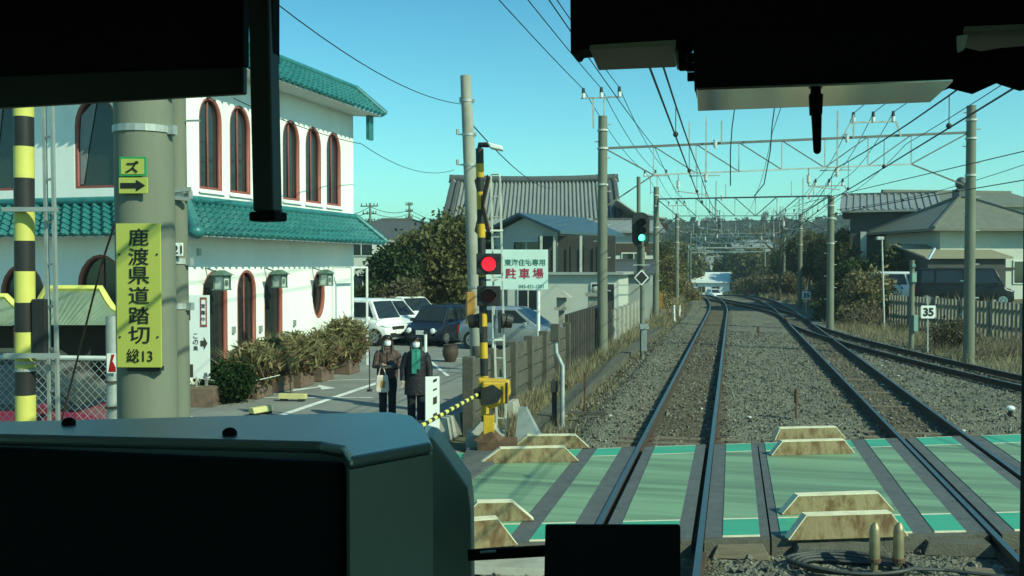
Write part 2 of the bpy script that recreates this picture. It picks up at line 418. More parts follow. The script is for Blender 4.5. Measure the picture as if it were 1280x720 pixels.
def plate(outer, holes, fn, depth_vec, name, m, parent):
    """A flat plate with holes (2d outlines), placed by fn(u,v)->3d and given thickness depth_vec."""
    cu = bpy.data.curves.new(name, 'CURVE'); cu.dimensions = '2D'; cu.fill_mode = 'BOTH'; cu.extrude = .5
    for loop in [outer]+holes:
        s = cu.splines.new('POLY'); s.points.add(len(loop)-1); s.use_cyclic_u = True
        for i, (u, v) in enumerate(loop): s.points[i].co = (u, v, 0, 1)
    to = bpy.data.objects.new(name, cu); COL.objects.link(to); bpy.context.view_layer.update()
    me = bpy.data.meshes.new_from_object(to.evaluated_get(bpy.context.evaluated_depsgraph_get()))
    bpy.data.objects.remove(to); bpy.data.curves.remove(cu)
    o0 = origin(parent) if parent else Vector(); dv = Vector(depth_vec)
    for v in me.vertices:
        u_, v_, w_ = v.co
        v.co = Vector(fn(u_, v_)) + dv*(w_+.5) - o0
    me.materials.clear(); me.materials.append(m)
    for p in me.polygons: p.material_index = 0
    bm = bmesh.new(); bm.from_mesh(me); bmesh.ops.remove_doubles(bm, verts=bm.verts, dist=1e-5)
    bmesh.ops.recalc_face_normals(bm, faces=bm.faces); bm.to_mesh(me); bm.free()
    o = bpy.data.objects.new(name, me); COL.objects.link(o)
    if parent: o.parent = parent
    return o
def arch(cx, z0, w, h, grow=0.0, n=10):
    """Arched outline: straight sides and a round head."""
    w2 = w/2+grow; top = z0+h+grow; r = w2*1.15
    pts = [(cx-w2, z0-grow), (cx+w2, z0-grow)]
    for i in range(n+1):
        a = math.pi*i/n
        pts.append((cx+w2*math.cos(a), top-r+r*math.sin(a)))
    return pts
def ellipse(cx, cz, w, h, n=20):
    return [(cx+w/2*math.cos(2*math.pi*i/n), cz+h/2*math.sin(2*math.pi*i/n)) for i in range(n)]

def leaf_mesh(name, pts, size, m, parent=None, aspect=1.6, up=0.0):
    """One small folded leaf face per point."""
    pts = np.asarray(pts); n = len(pts)
    a = rng.normal(size=(n, 3)); a[:, 2] += up; a /= np.linalg.norm(a, axis=1)[:, None]
    b = rng.normal(size=(n, 3)); b -= a*(a*b).sum(1)[:, None]; b /= np.linalg.norm(b, axis=1)[:, None]
    s = size*(.6+.8*rng.random(n))[:, None]
    a = a*s*aspect/2; b = b*s/2
    if parent is not None:
        o0 = origin(parent); pts = pts - np.array(o0)
    V = np.stack([pts-a, pts+b, pts+a, pts-b], 1).reshape(-1, 3)
    me = bpy.data.meshes.new(name)
    me.vertices.add(4*n); me.vertices.foreach_set('co', V.reshape(-1))
    me.loops.add(4*n); me.loops.foreach_set('vertex_index', np.arange(4*n))
    me.polygons.add(n); me.polygons.foreach_set('loop_start', np.arange(n)*4); me.polygons.foreach_set('loop_total', np.full(n, 4))
    me.materials.append(m); me.update(calc_edges=True)
    o = bpy.data.objects.new(name, me); COL.objects.link(o)
    if parent is not None: o.parent = parent
    return o
def crown_points(blobs, n_clumps, per, spread):
    """Leaf points gathered in clumps inside a few ellipsoids."""
    vol = np.array([b[3]*b[4]*b[5] for b in blobs]); pr = vol/vol.sum(); out = []
    for _ in range(n_clumps):
        b = blobs[rng.choice(len(blobs), p=pr)]
        d = rng.normal(size=3); d /= np.linalg.norm(d); r = rng.random()**.38
        c = np.array(b[:3]) + d*r*np.array(b[3:6])
        k = int(per*(.5+rng.random()))
        out.append(c + rng.normal(size=(k, 3))*spread*(.6+.7*rng.random()))
    return np.concatenate(out)
def blades(name, roots, hgt, wid, m, lean=.45, parent=None):
    """Thin tapering grass blades as triangles."""
    roots = np.asarray(roots); n = len(roots)
    if parent is not None: roots = roots - np.array(origin(parent))
    h = hgt*(.45+rng.random(n)*.9)
    an = rng.random(n)*2*np.pi; ln = rng.random(n)*lean*h
    w = wid*(.6+.8*rng.random(n)); wa = rng.random(n)*np.pi
    dx, dy = np.cos(wa)*w/2, np.sin(wa)*w/2
    z0 = np.zeros(n)
    A = roots+np.stack([-dx, -dy, z0], 1); B = roots+np.stack([dx, dy, z0], 1)
    T = roots+np.stack([np.cos(an)*ln, np.sin(an)*ln, h], 1)
    V = np.stack([A, B, T], 1).reshape(-1, 3)
    me = bpy.data.meshes.new(name)
    me.vertices.add(3*n); me.vertices.foreach_set('co', V.reshape(-1))
    me.loops.add(3*n); me.loops.foreach_set('vertex_index', np.arange(3*n))
    me.polygons.add(n); me.polygons.foreach_set('loop_start', np.arange(n)*3); me.polygons.foreach_set('loop_total', np.full(n, 3))
    me.materials.append(m); me.update(calc_edges=True)
    o = bpy.data.objects.new(name, me); COL.objects.link(o)
    if parent is not None: o.parent = parent
    return o
def tree(name, label, cat, base, blobs, m, n_clumps, per, spread, leaf, trunk_r=.18, trunk_h=2.0, limbs=6, group=None, bare=False):
    t = thing(name, label, cat, base, 0, group); b = Vector(base)
    k = MB(); top = b+Vector((random.uniform(-.2, .2), random.uniform(-.2, .2), trunk_h))
    k.tube([b-Vector((0,0,.15)), b+(top-b)*.5+Vector((.05,.03,0)), top], [trunk_r*1.25, trunk_r, trunk_r*.7], 8)
    for i in range(limbs):
        bl = blobs[i % len(blobs)]
        q = Vector(bl[:3])+Vector((random.uniform(-.6,.6)*bl[3], random.uniform(-.6,.6)*bl[4], random.uniform(-.2,.7)*bl[5]))
        s0 = b+(top-b)*random.uniform(.6, 1)
        mid = (s0+q)/2+Vector((random.uniform(-.2,.2), random.uniform(-.2,.2), random.uniform(0,.3)))
        k.tube([s0, mid, q], [trunk_r*.5, trunk_r*.3, trunk_r*.1], 6)
    k.build('trunk', K['bark'], t, smooth=True)
    leaf_mesh('crown', crown_points(blobs, n_clumps, per, spread), leaf, m, t)
    return t
# ================================================================== SETTING
def sst(a, b, x):
    t = np.clip((np.asarray(x, float)-a)/(b-a), 0, 1); return t*t*(3-2*t)
def zt(Y):
    s = np.clip(np.asarray(Y, float)-80, 0, 115); return -s*s/2400
def bend(Y):
    s = np.clip(np.asarray(Y, float)-60, 0, None); return -s*s/900
def c1(Y): return -.885 + bend(Y)
def c2(Y): return 3.33 + bend(Y)
def csid(Y):
    s = np.clip(52-np.asarray(Y, float), 0, None); return 3.33 + .0212*s**1.6 + bend(Y)
def ccross(Y):                                   # crossover between the two main tracks
    t = sst(56, 92, Y); return c2(Y)*(1-t) + c1(Y)*t
def fx(Y): return np.clip(11.2-.28*(np.asarray(Y, float)-41), 6.9, 30) + bend(Y)
def tz(X, Y):
    X = np.asarray(X, float); Y = np.asarray(Y, float)
    z = -.32 + zt(Y)
    left = sst(-3.3, -4.3, X - bend(Y)); z = z + left*.24
    e = X - fx(Y)
    z = z + sst(.3, 2.5, e)*1.15*sst(35, 40, Y)
    z = z + sst(1, 9, e)*3.2*sst(56, 78, Y)*(1-sst(140, 200, Y))
    z = z + sst(3.4, 8, -(X-c1(Y)))*1.6*sst(60, 80, Y)*(1-sst(95, 130, Y))
    z = z + sst(260, 560, Y)*26 + sst(500, 1500, Y)*14
    return z
def far_edge(x): return 15.98+.42*x
def near_edge(x): return 10.5+.31*x

xs = np.concatenate([np.linspace(-700, -60, 14), np.linspace(-55, -8, 16), np.linspace(-7, 14, 64), np.linspace(15, 60, 16), np.linspace(70, 900, 14)])
ys = np.concatenate([np.linspace(-60, 0, 6), np.linspace(2, 130, 130), np.linspace(135, 300, 30), np.linspace(320, 1600, 24)])
XX, YY = np.meshgrid(xs, ys); ZZ = tz(XX, YY)
ZZ = ZZ + np.where((YY > 320), 4*np.sin(XX*.021+1)*np.cos(YY*.017), 0)
def grid_obj(name, XX, YY, ZZ, mats, mi=None, kind='structure'):
    ny, nx = XX.shape
    me = bpy.data.meshes.new(name)
    V = np.stack([XX, YY, ZZ], -1).reshape(-1, 3)
    i = (np.arange(ny-1)[:, None]*nx + np.arange(nx-1)[None]).reshape(-1)
    Fq = np.stack([i, i+1, i+nx+1, i+nx], 1)
    me.from_pydata(V.tolist(), [], Fq.tolist())
    for m in mats: me.materials.append(m)
    if mi is not None: me.polygons.foreach_set('material_index', mi.reshape(-1).astype(np.int32))
    me.polygons.foreach_set('use_smooth', [True]*len(me.polygons))
    o = bpy.data.objects.new(name, me); COL.objects.link(o); tag(o, kind=kind); return o
grid_obj('ground', XX, YY, ZZ, [K['terrain']])

# ballast: a rough sheet of stones near, a coarser one far
def ballast(name, ys, nx, rough):
    u = np.linspace(0, 1, nx)
    Yg = np.repeat(ys[:, None], nx, 1)
    x0 = c1(ys)-2.35; x1 = np.maximum(csid(ys)+2.0, c2(ys)+1.9)
    Xg = x0[:, None] + (x1-x0)[:, None]*u[None]
    Zg = -.175 + zt(Yg) + rng.normal(size=Yg.shape)*rough*.7
    for cc in (c1, c2, csid):                    # stones lie lower close to the rails
        for s in (-.565, .565):
            dd = np.abs(Xg-(cc(Yg)+s)); Zg = np.where(dd < .13, np.minimum(Zg, -.15+zt(Yg)-.03), Zg)
    ed = np.minimum(u, 1-u)[None]*np.ones_like(Yg)
    Zg = Zg - .16*(1-sst(0, .06, ed))
    dmin = np.minimum(np.abs(Xg-c1(Yg)), np.minimum(np.abs(Xg-c2(Yg)), np.abs(Xg-csid(Yg))))
    br = (dmin + rng.normal(size=Yg.shape)*.12) < .72
    grid_obj(name, Xg, Yg, Zg, [K['ballast'], K['ballast_brown']], br[:-1, :-1])
ballast('ballast', np.concatenate([np.arange(2, 26, .06), np.arange(26, 40.01, .1)]), 210, .022)
ballast('ballast', np.arange(40.0, 128, .35), 90, .02)

# loose bigger stones near the crossing, so the bed has a real silhouette
def stones(n, x0, x1, y0, y1, m, smin, smax, z=-.165):
    k = MB()
    for _ in range(n):
        y = random.uniform(y0, y1); x = random.uniform(x0, x1)
        if near_edge(x)-.1 < y < far_edge(x)+.1: continue
        if min(abs(x-(c+s)) for c in (-.885, 3.33) for s in (-.565, .565)) < .1: continue
        s = random.uniform(smin, smax); c = Vector((x, y, z+s*.1))
        pts = [c+Vector((random.uniform(-1, 1), random.uniform(-1, 1), random.uniform(-.8, .8)))*s*.6 for _ in range(8)]
        q = [Vector(v)*s*.5*random.uniform(.7, 1.2) for v in ((-1,-1,-1),(1,-1,-1),(1,1,-1),(-1,1,-1),(-.8,-.8,.8),(.8,-.8,.8),(.8,.8,.8),(-.8,.8,.8))]
        rm = Matrix.Rotation(random.uniform(0, 6), 3, Vector((random.random(), random.random(), random.random())).normalized())
        k.hexa([c+rm@v for v in q])
    o = k.build('ballast_stones', m, recalc=False); tag(o, kind='stuff'); return o
K['stone'] = mat('loose_ballast_stone', (.135,.128,.10), .9, var=.3, scale=5, island=.6)
stones(14000, -3.3, 7, 6.0, 46, K['stone'], .028, .06)

# asphalt: the parking lot, the road to the crossing and their markings
lot = MB(); lot.add([(-70, 2, -.055), (-4.15, 2, -.055), (-4.15, 14.6, -.055), (-4.62, 14.9, -.055), (-4.62, 58, -.055), (-70, 58, -.055)], [(0,1,2,3,4,5)])
tag(lot.build('parking_lot', K['asphalt']), kind='structure')
rd = MB(); xa = [-70, -30, -12, -7, -4.16]
for i in range(len(xa)-1):
    a, b = xa[i], xa[i+1]
    fe = lambda x: 14.25+(x+4.16)*.12
    ne = lambda x: 9.2+(x+4.16)*.05
    rd.add([(a, ne(a), -.03), (b, ne(b), -.03), (b, fe(b), -.03), (a, fe(a), -.03)], [(0,1,2,3)])
K['road_asphalt'] = mat('road_asphalt', (.07,.072,.068), .88, var=.18, scale=1.5, bump=.25, bscale=120)
tag(rd.build('road', K['road_asphalt']), kind='structure')
def line(a, b, w, z=-.047, m='road_line', nm='road_marking'):
    a, b = Vector((a[0], a[1], z)), Vector((b[0], b[1], z)); t = (b-a).normalized(); n = Vector((-t.y, t.x, 0))*w/2
    k = MB(); k.add([a-n, b-n, b+n, a+n], [(0,1,2,3)]); return tag(k.build(nm, K[m], recalc=False), kind='structure')
line(P(352, 519, -.05), P(474, 478, -.05), .17)
line(P(330, 497, -.05), P(466, 497, -.05), .08)
line(P(395, 476, -.05), P(470, 474, -.05), .08)
line(P(470, 452, -.05), P(640, 446, -.05), .10)
line(P(520, 437, -.05), P(560, 470, -.05), .10)
line(P(475, 468, -.05), P(560, 463, -.05), .08)
k = MB(); pts = [P(x, y, -.045) for x, y in ((366,489),(400,484),(402,487),(420,485),(398,481),(398,483),(366,487))]
k.add(pts, [tuple(range(7))]); tag(k.build('road_marking', K['road_line'], recalc=False), kind='structure')

# level crossing deck: painted panels between dark rubber strips
dk = MB()
RX = [-1.45, -.32, 2.765, 3.895]
cuts = [(-4.15, -2.32, 'g'), (-2.32, -2.08, 'r'), (-2.08, -1.72, 'g'), (-1.72, -1.492, 'r'), (-1.355, -1.2, 'r'), (-1.2, -.57, 'g'), (-.57, -.415, 'r'),
        (-.278, -.09, 'r'), (-.09, .30, 'g'), (.30, .40, 'r'), (.42, .52, 'r'), (.52, 1.92, 'g'), (1.92, 2.16, 'r'), (2.16, 2.5, 'g'), (2.5, 2.723, 'r'),
        (2.86, 3.03, 'r'), (3.03, 3.63, 'g'), (3.63, 3.80, 'r'), (3.937, 4.15, 'r'), (4.15, 6.2, 'g'), (6.2, 6.4, 'r'), (6.4, 12, 'g')]
for x0, x1, t in cuts:
    if t == 'r': bands = [(0, 1, 2)]
    else: bands = None
    def pt(x, f, z): return (x, near_edge(x)+(far_edge(x)-near_edge(x))*f, z)
    if bands is None:
        bands = [(0, .006, 3), (.006, .128, 1), (.128, .136, 3), (.136, .872, 0), (.872, .879, 3), (.879, .995, 1), (.995, 1, 3)]
    z0, z1 = -.16, (0.0 if t == 'g' else -.008)
    for a, b, m in bands:
        dk.m = m
        dk.hexa([pt(x0, a, z0), pt(x1, a, z0), pt(x1, b, z0), pt(x0, b, z0), pt(x0, a, z1), pt(x1, a, z1), pt(x1, b, z1), pt(x0, b, z1)])
kerb = MB()
for x0, x1, t in cuts:
    a, b = near_edge(x0), near_edge(x1); kerb.hexa([(x0, a-.15, -.2), (x1, b-.15, -.2), (x1, b-.003, -.2), (x0, a-.003, -.2), (x0, a-.13, -.012), (x1, b-.13, -.012), (x1, b-.003, -.012), (x0, a-.003, -.012)])
    a, b = far_edge(x0), far_edge(x1); kerb.hexa([(x0, a+.003, -.2), (x1, b+.003, -.2), (x1, b+.12, -.2), (x0, a+.12, -.2), (x0, a+.003, -.012), (x1, b+.003, -.012), (x1, b+.1, -.012), (x0, a+.1, -.012)])
tag(kerb.build('deck_kerb', K['old_concrete']), kind='structure')
tag(dk.build('crossing_deck', [K['deck'], K['deck_bright'], K['rubber'], K['guard_top']]), kind='structure')
# dark grooved pad at the left of the deck
k = MB(); a, b, c, d = P(566, 606, .0), P(590, 600, .0), P(645, 561, .0), P(585, 561, .0)
a = P(560, 612, 0)
for i in range(14):
    f0, f1 = i/14, (i+.62)/14
    p0, p1 = a.lerp(d, f0), b.lerp(c, f0); q0, q1 = a.lerp(d, f1), b.lerp(c, f1)
    up = Vector((0, 0, .035)); dn = Vector((0, 0, -.02))
    k.hexa([p0+dn, p1+dn, q1+dn, q0+dn, p0+up, p1+up, q1+up, q0+up])
pad = tag(k.build('grooved_pad', K['rubber']), 'dark ribbed anti-trespass pad on the ground left of the green crossing', 'ground pad')

# railway tracks
RAIL = [(-.0325,0),(.0325,0),(.034,-.035),(.009,-.05),(.009,-.125),(.062,-.14),(.062,-.153),(-.062,-.153),(-.062,-.14),(-.009,-.125),(-.009,-.05),(-.034,-.035)]
def rail_mesh(cf, off, ys, parent):
    k = MB(); rings = []
    for y in ys:
        x = float(cf(y)); dx = float(cf(y+.5)-cf(y-.5)); nx = Vector((1, -dx, 0)).normalized()
        rings.append([Vector((x, y, .012+float(zt(y)))) + nx*(off+p[0]) + Vector((0, 0, p[1])) for p in RAIL])
    k.loft(rings)
    # the running surface is polished, the rest rusty
    for i, f in enumerate(k.f):
        if len(f) == 4 and (f[0] % 12) == 0: k.mi[i] = 1
    return k.build('rail', [K['railside'], K['railtop']], parent)
def track(name, label, cf, y0, y1, step=1.5, sleepers=()):
    t = thing(name, label, 'railway track', (float(cf(y0)), y0, 0))
    ys = np.arange(y0, y1+.01, step)
    for s in (-.565, .565): rail_mesh(cf, s, ys, t)
    for y in sleepers:
        k = MB(); x = float(cf(y)); k.box((x, y, -.20+float(zt(y))), (2.1, .22, .12), rz=random.uniform(-.01, .01))
        k.build('sleeper', K['wood'], t)
        c = MB()
        for s in (-.565, .565):
            for q in (-.1, .1): c.box((x+s+q, y, -.128+float(zt(y))), (.06, .09, .05))
        c.build('rail_clip', K['rust'], t)
    return t
track('railway_track', 'left railway track running straight ahead under the green signal, bright rail tops', c1, 2, 126, sleepers=[7.6, 8.3, 9.0, 16.1, 16.6, 17.1])
track('railway_track', 'middle railway track crossing the green deck right of centre, dark rusty sides', c2, 2, 126, sleepers=[9.6, 10.3, 18.0, 18.6, 22, 24.4, 27.0])
track('railway_track', 'curved siding track joining from the right beside the white 35 sign', csid, 14, 55, .8)
track('railway_track', 'short crossover track linking the two main tracks far ahead', ccross, 57, 91, 1.0)

# low trough kerb along the left side of the track
k = MB(); k.tube
pts = [(-3.55, 16.6), (-3.5, 24), (-3.45, 34), (-3.45, 46)]
for i in range(3):
    a, b = pts[i], pts[i+1]; k.beam((a[0], a[1], -.09), (b[0], b[1], -.09), .34, .22)
tag(k.build('cable_trough', K['old_concrete']), 'long low concrete cable trough along the left edge of the ballast', 'cable trough')

# ================================================================== GUARD BLOCKS ON THE CROSSING
def guard_block(label, pl, pr, h, th=.11, ends=(.22, .22), proto=None):
    """Low trapezoid wheel guard; pl, pr = its front foot corners on the ground."""
    c = (pl+pr)/2; v = pr-pl; L_ = v.length; yaw = math.atan2(v.y, v.x)
    t = thing('wheel_guard', label, 'wheel guard', (c.x, c.y, 0), yaw, 'rusty cream wheel guards on the crossing')
    k = MB(); x0, x1 = -L_/2, L_/2
    k.ext([(x0, 0, 0), (x1, 0, 0), (x1-ends[1], 0, h), (x0+ends[0], 0, h)], (0, th, 0)).build('guard_body', K['guard'], t, local=True, bevel=.006)
    k = MB(); k.box(((ends[0]-ends[1])/2, th/2, h+.006), (L_-ends[0]-ends[1]+.01, th+.006, .016))
    for s, e in ((1, ends[1]), (-1, ends[0])):
        a = Vector((s*(L_/2-e), th/2, h+.004)); b = Vector((s*(L_/2-.01), th/2, .012)); k.beam(a, b, th+.006, .012)
    k.build('guard_edge', K['guard_top'], t, local=True)
    return t
guard_block('rusty wheel guard left of the track, on the far deck edge beside the barrier machine', P(600, 580), P(724, 577), .215, ends=(.30, .22))
guard_block('rusty wheel guard left of the track, standing off the deck on gravel beyond another', P(640, 561), P(737, 560), .20, ends=(.25, .22))
guard_block('cream wheel guard between the tracks, on the far deck edge before its twin', P(964, 570), P(1069, 567), .21, ends=(.18, .18))
guard_block('cream wheel guard between the tracks, standing off the deck on the gravel', P(968, 551), P(1058, 549), .20, ends=(.10, .18))
guard_block('rusty wheel guard partly behind the dark cab console, upper one at the near left', P(575, 653), P(668, 651), .215, ends=(.2, .25))
guard_block('rusty wheel guard partly behind the dark cab console, lower one at the near left', P(560, 689), P(648, 682), .29, ends=(.2, .22))
guard_block('cream wheel guard between the tracks at the near deck edge, on the dull green paint', P(977, 644), P(1118, 639), .215, ends=(.2, .2))
guard_block('cream wheel guard between the tracks nearest the cab, behind the two bronze pipes', P(985, 676), P(1136, 671), .255, ends=(.2, .2))
# ================================================================== RESTAURANT
A0 = G(232, 20.7); U = Vector((.065, .998, 0)).normalized(); N = Vector((U.y, -U.x, 0))
WL = 8.15
def W(t, o, z): return Vector((A0.x, A0.y, 0)) + U*t + N*o + Vector((0, 0, z))
rest = thing('restaurant', 'white two storey restaurant with teal tiled roofs and arched windows beside the road', 'restaurant', (A0.x, A0.y, 0))
up_w = [(.97+i*1.19, 4.60, .90, 2.08) for i in range(6)]
lo_w = [(1.10, .05, 1.0, 2.75), (2.4, .95, .85, 1.85), (3.62, .05, .9, 2.72)]
oval = (5.99, 2.10, .75, 1.32)
holes = [arch(*w) for w in up_w] + [arch(*w) for w in lo_w] + [ellipse(*oval)]
plate([(0, -.1), (WL, -.1), (WL, 8.0), (0, 8.0)], holes, lambda u, v: W(u, -.28, v), N*.28, 'side_wall', K['white_wall'], rest)
# front wall, facing the road, running left from the corner
fr_up = [(-2.3, 4.62, 1.12, 2.05), (-4.9, 4.62, .98, 2.05)]
fr_lo = [(-2.2, .4, 1.25, 2.75), (-4.35, .4, 1.25, 2.55), (-7, .4, 1.25, 2.55)]
plate([(-14, -.1), (-.28, -.1), (-.28, 8.0), (-14, 8.0)], [arch(*w) for w in fr_up+fr_lo], lambda u, v: W(.28, u, v), U*-.28, 'front_wall', K['white_wall'], rest)
k = MB(); k.ext([W(WL-.02, -.3, -.1), W(WL-.02, -14, -.1), W(WL-.02, -14, 8), W(WL-.02, -.3, 8)], U*-.25); k.build('back_wall', K['white_wall'], rest)
k = MB(); k.ext([W(.3, -.3, 7.9), W(WL-.3, -.3, 7.9), W(WL-.3, -13.9, 7.9), W(.3, -13.9, 7.9)], (0, 0, .08)); k.ext([W(.3, -.35, 3.95), W(WL-.3, -.35, 3.95), W(WL-.3, -13.9, 3.95), W(.3, -13.9, 3.95)], (0,0,.1)); k.build('flat_roof', K['concrete'], rest)
def opening(cx, z0, w, h, kind, fn, nv, shape='arch'):
    out = arch(cx, z0, w, h, .015) if shape == 'arch' else ellipse(cx, z0, w+.03, h+.03)
    inn = arch(cx, z0, w, h, -.06) if shape == 'arch' else ellipse(cx, z0, w-.15, h-.15)
    fr = plate(out, [inn], lambda u, v: fn(u, v, -.145), nv*.13, 'door_frame' if kind == 'door' else 'window_frame', K['redwood'], rest)
    q = arch(cx, z0, w, h, -.07) if shape == 'arch' else ellipse(cx, z0, w-.13, h-.13)
    plate(q, [], lambda u, v: fn(u, v, -.135), nv*.02, 'door_panel' if kind == 'door' else 'window_pane', K['darkglass'], fr)
    if kind == 'curtain':
        cc = [(cx-w/2+.08, z0+.1), (cx-w/2+.16, z0+.1), (cx-w/2+.30, z0+.9), (cx-.02, z0+h*.97), (cx-w/2+.12, z0+h*.8), (cx-w/2+.08, z0+h*.6)]
        plate(cc, [], lambda u, v: fn(u, v, -.108), nv*.02, 'curtain', K['curtain'], fr)
    if kind == 'window':
        plate([(cx-.02, z0+.08), (cx+.02, z0+.08), (cx+.02, z0+h-.08), (cx-.02, z0+h-.08)], [], lambda u, v: fn(u, v, -.113), nv*.03, 'window_bar', K['redwood'], fr)
        plate([(cx-w/2-.04, z0-.09), (cx+w/2+.04, z0-.09), (cx+w/2+.04, z0-.016), (cx-w/2-.04, z0-.016)], [], lambda u, v: fn(u, v, .003), nv*.05, 'window_sill', K['white_wall'], fr)
fs = lambda u, v, o: W(u, o, v)
ff = lambda u, v, o: W(-o, u, v)
for w in up_w: opening(*w, 'window', fs, N)
for i, w in enumerate(lo_w): opening(*w, 'door' if i != 1 else 'window', fs, N)
opening(oval[0], oval[1], oval[2], oval[3], 'oval', fs, N, 'oval')
for w in fr_up: opening(*w, 'curtain', ff, -U)
for w in fr_lo: opening(*w, 'window', ff, -U)
def tile_roof(mb, e0, e1, t0, t1, pitch=.27, courses=6, amp=.05):
    """Glazed pantiles: rolls down the slope, a small step at every course."""
    e0, e1, t0, t1 = map(Vector, (e0, e1, t0, t1)); n = max(2, int((e1-e0).length/pitch))*6
    nrm = (e1-e0).cross(t0-e0).normalized()
    if nrm.z < 0: nrm = -nrm
    b = len(mb.v); rows = []
    for c in range(courses):
        rows += [(c/courses, .035), ((c+.999)/courses, 0.0)]
    for f, st in rows:
        for i in range(n+1):
            g = i/n; p = e0.lerp(e1, g).lerp(t0.lerp(t1, g), f)
            ph = (g*n/6) % 1
            hgt = amp*(math.cos(2*math.pi*ph))**1
            mb.v.append(tuple(p + nrm*(hgt+st)))
    for r in range(len(rows)-1):
        for i in range(n):
            mb.f.append([b+r*(n+1)+i, b+r*(n+1)+i+1, b+(r+1)*(n+1)+i+1, b+(r+1)*(n+1)+i]); mb.mi.append(mb.m)
    for g in range(0, n, 6):     # round end caps along the eave
        p = e0.lerp(e1, g/n) + nrm*.02
        mb.tube([p-(t0-e0).normalized()*.02, p+(t0-e0).normalized()*.05], .062, 8)
def roof_ring(name, ze, zt_, over, back, t_end):
    k = MB()
    tile_roof(k, W(-over, over, ze), W(t_end+over*.55, over, ze), W(-back, back, zt_), W(t_end+.1, back, zt_))
    tile_roof(k, W(-over, -14, ze), W(-over, over, ze), W(-back, -14, zt_), W(-back, back, zt_))
    o = k.build(name, K['teal'], rest, recalc=False, smooth=True)
    k = MB()                     # hip and ridge rolls
    k.tube([W(-over-.05, over+.05, ze+.06), W(-back, back, zt_+.1)], [.13, .10], 8)
    k.ell(W(-over-.05, over+.05, ze+.03), (.17, .17, .15), 10, 6)
    k.tube([W(-back, back, zt_+.06), W(t_end+.1, back, zt_+.06)], .09, 8); k.tube([W(-back, back, zt_+.06), W(-back, -14, zt_+.06)], .09, 8)
    k.tube([W(t_end+over*.5, over, ze+.06), W(t_end+.1, back, zt_+.08)], [.1, .09], 8)
    k.build('ridge_tile', K['teal'], o, smooth=True)
    k = MB(); k.ext([W(-over+.06, over-.06, ze-.05), W(t_end+over*.4, over-.06, ze-.05), W(t_end+.05, .004, ze-.02), W(.004, .004, ze-.02)], (0, 0, .03))
    k.ext([W(-over+.06, over-.06, ze-.05), W(-.004, .0, ze-.02), W(-.004, -14, ze-.02), W(-over+.06, -14, ze-.05)], (0, 0, .03))
    k.build('soffit', K['white_wall'], o)
roof_ring('lower_roof', 3.56, 4.28, .85, .03, WL)
roof_ring('upper_roof', 7.35, 8.1, .85, .03, WL)
k = MB(); k.box(W(WL+.08, .50, 6.97), (.3, .10, .72), rz=math.atan2(U.y, U.x)); k.build('downpipe_box', K['teal'], rest)
# wall lanterns
for t in (.72, 3.18, 5.6):
    c = W(t, .42, 2.52)
    k = MB(); rz = math.atan2(U.y, U.x)
    for z_ in (-.15, .15): k.box(c+Vector((0, 0, z_)), (.30, .30, .03), rz=rz)
    for sx in (-.12, .12):
        for sy in (-.12, .12): k.box(c+U*sx+N*sy, (.028, .028, .30), rz=rz)
    k.beam(c+Vector((0, 0, .2)), W(t, 0, 2.85), .03); k.hexa([c+U*a_+N*b_+Vector((0, 0, z_)) for z_, q_ in ((.166, .20), (.28, .05)) for a_, b_ in ((-q_, -q_), (q_, -q_), (q_, q_), (-q_, q_))]); k.box(c+U*.12, (.012, .30, .30), rz=rz); k.box(c+N*.121, (.10, .012, .12), rz=rz)
    l = k.build('wall_lantern', K['lantern'], rest)
    k = MB(); k.box(c, (.22, .22, .27), rz=rz); k.build('lantern_glass', K['lampglass'], l)
# white pipe frame porch at the far corner
k = MB()
for a, b in (((6.75, .03, 0), (6.75, .03, 2.85)), ((6.75, .62, 0), (6.75, .62, 2.85)), ((7.75, .62, 0), (7.75, .62, 2.85)), ((6.75, .03, 2.85), (6.75, .62, 2.85)), ((6.75, .62, 2.85), (7.75, .62, 2.85)), ((6.75, .03, 1.2), (6.75, .62, 1.2)), ((6.75, .62, 1.2), (7.75, .62, 1.2))):
    k.beam(W(*a), W(*b), .05)
k.build('porch_frame', K['white_sign'], rest)
# small vents on the wall
k = MB()
for t, z_ in ((2.95, 1.35), (4.6, 1.4), (.45, 3.2), (1.78, 1.4)): k.box(W(t, .02, z_), (.1, .07, .16), rz=math.atan2(U.y, U.x))
k.build_each('wall_vent', K['galv'], rest)

# notice board with writing at the corner of the restaurant
def board(name, label, cat, c, w, h, yaw, th=.04, m='white_sign', post=None, group=None, face=None):
    t = thing(name, label, cat, (c.x, c.y, 0 if post else c.z-h/2), yaw, group)
    t.rotation_euler = (0, 0, 0)
    k = MB(); k.box(c, (w, th, h), rz=yaw); k.build('sign_panel', K[m], t, bevel=.005)
    return t
nb = thing('notice_board', 'tall white restaurant notice board with black shapes and a right arrow, behind the concrete poles', 'notice board', G(245, 20.2))
nb.location.z = 0; ncen = G(243, 20.2); ncen.z = Z(415, 20.2); nyaw = R(12)
k = MB(); k.box(ncen+Vector((0, 0, -.1)), (.62, .06, 1.75), rz=nyaw); k.build('sign_panel', K['white_sign'], nb)
k = MB(); k.box(ncen+Vector((-.22, .02, -1.15)), (.05, .05, .6)); k.box(ncen+Vector((.25, .02, -1.15)), (.05, .05, .6)); k.build_each('leg', K['galv'], nb)
cx_, sx_ = math.cos(nyaw), math.sin(nyaw)
def onb(u, v, lift=.034): return ncen + Vector((cx_*u, sx_*u, v)) + Vector((sx_, -cx_, 0))*lift
k = MB(); k.ext([onb(-.29, .25), onb(-.08, .25), onb(-.08, .62), onb(-.29, .62)], Vector((sx_, -cx_, 0))*.004)
k.ext([onb(-.29, -.15), onb(-.10, -.32), onb(-.29, -.5)], Vector((sx_, -cx_, 0))*.004)
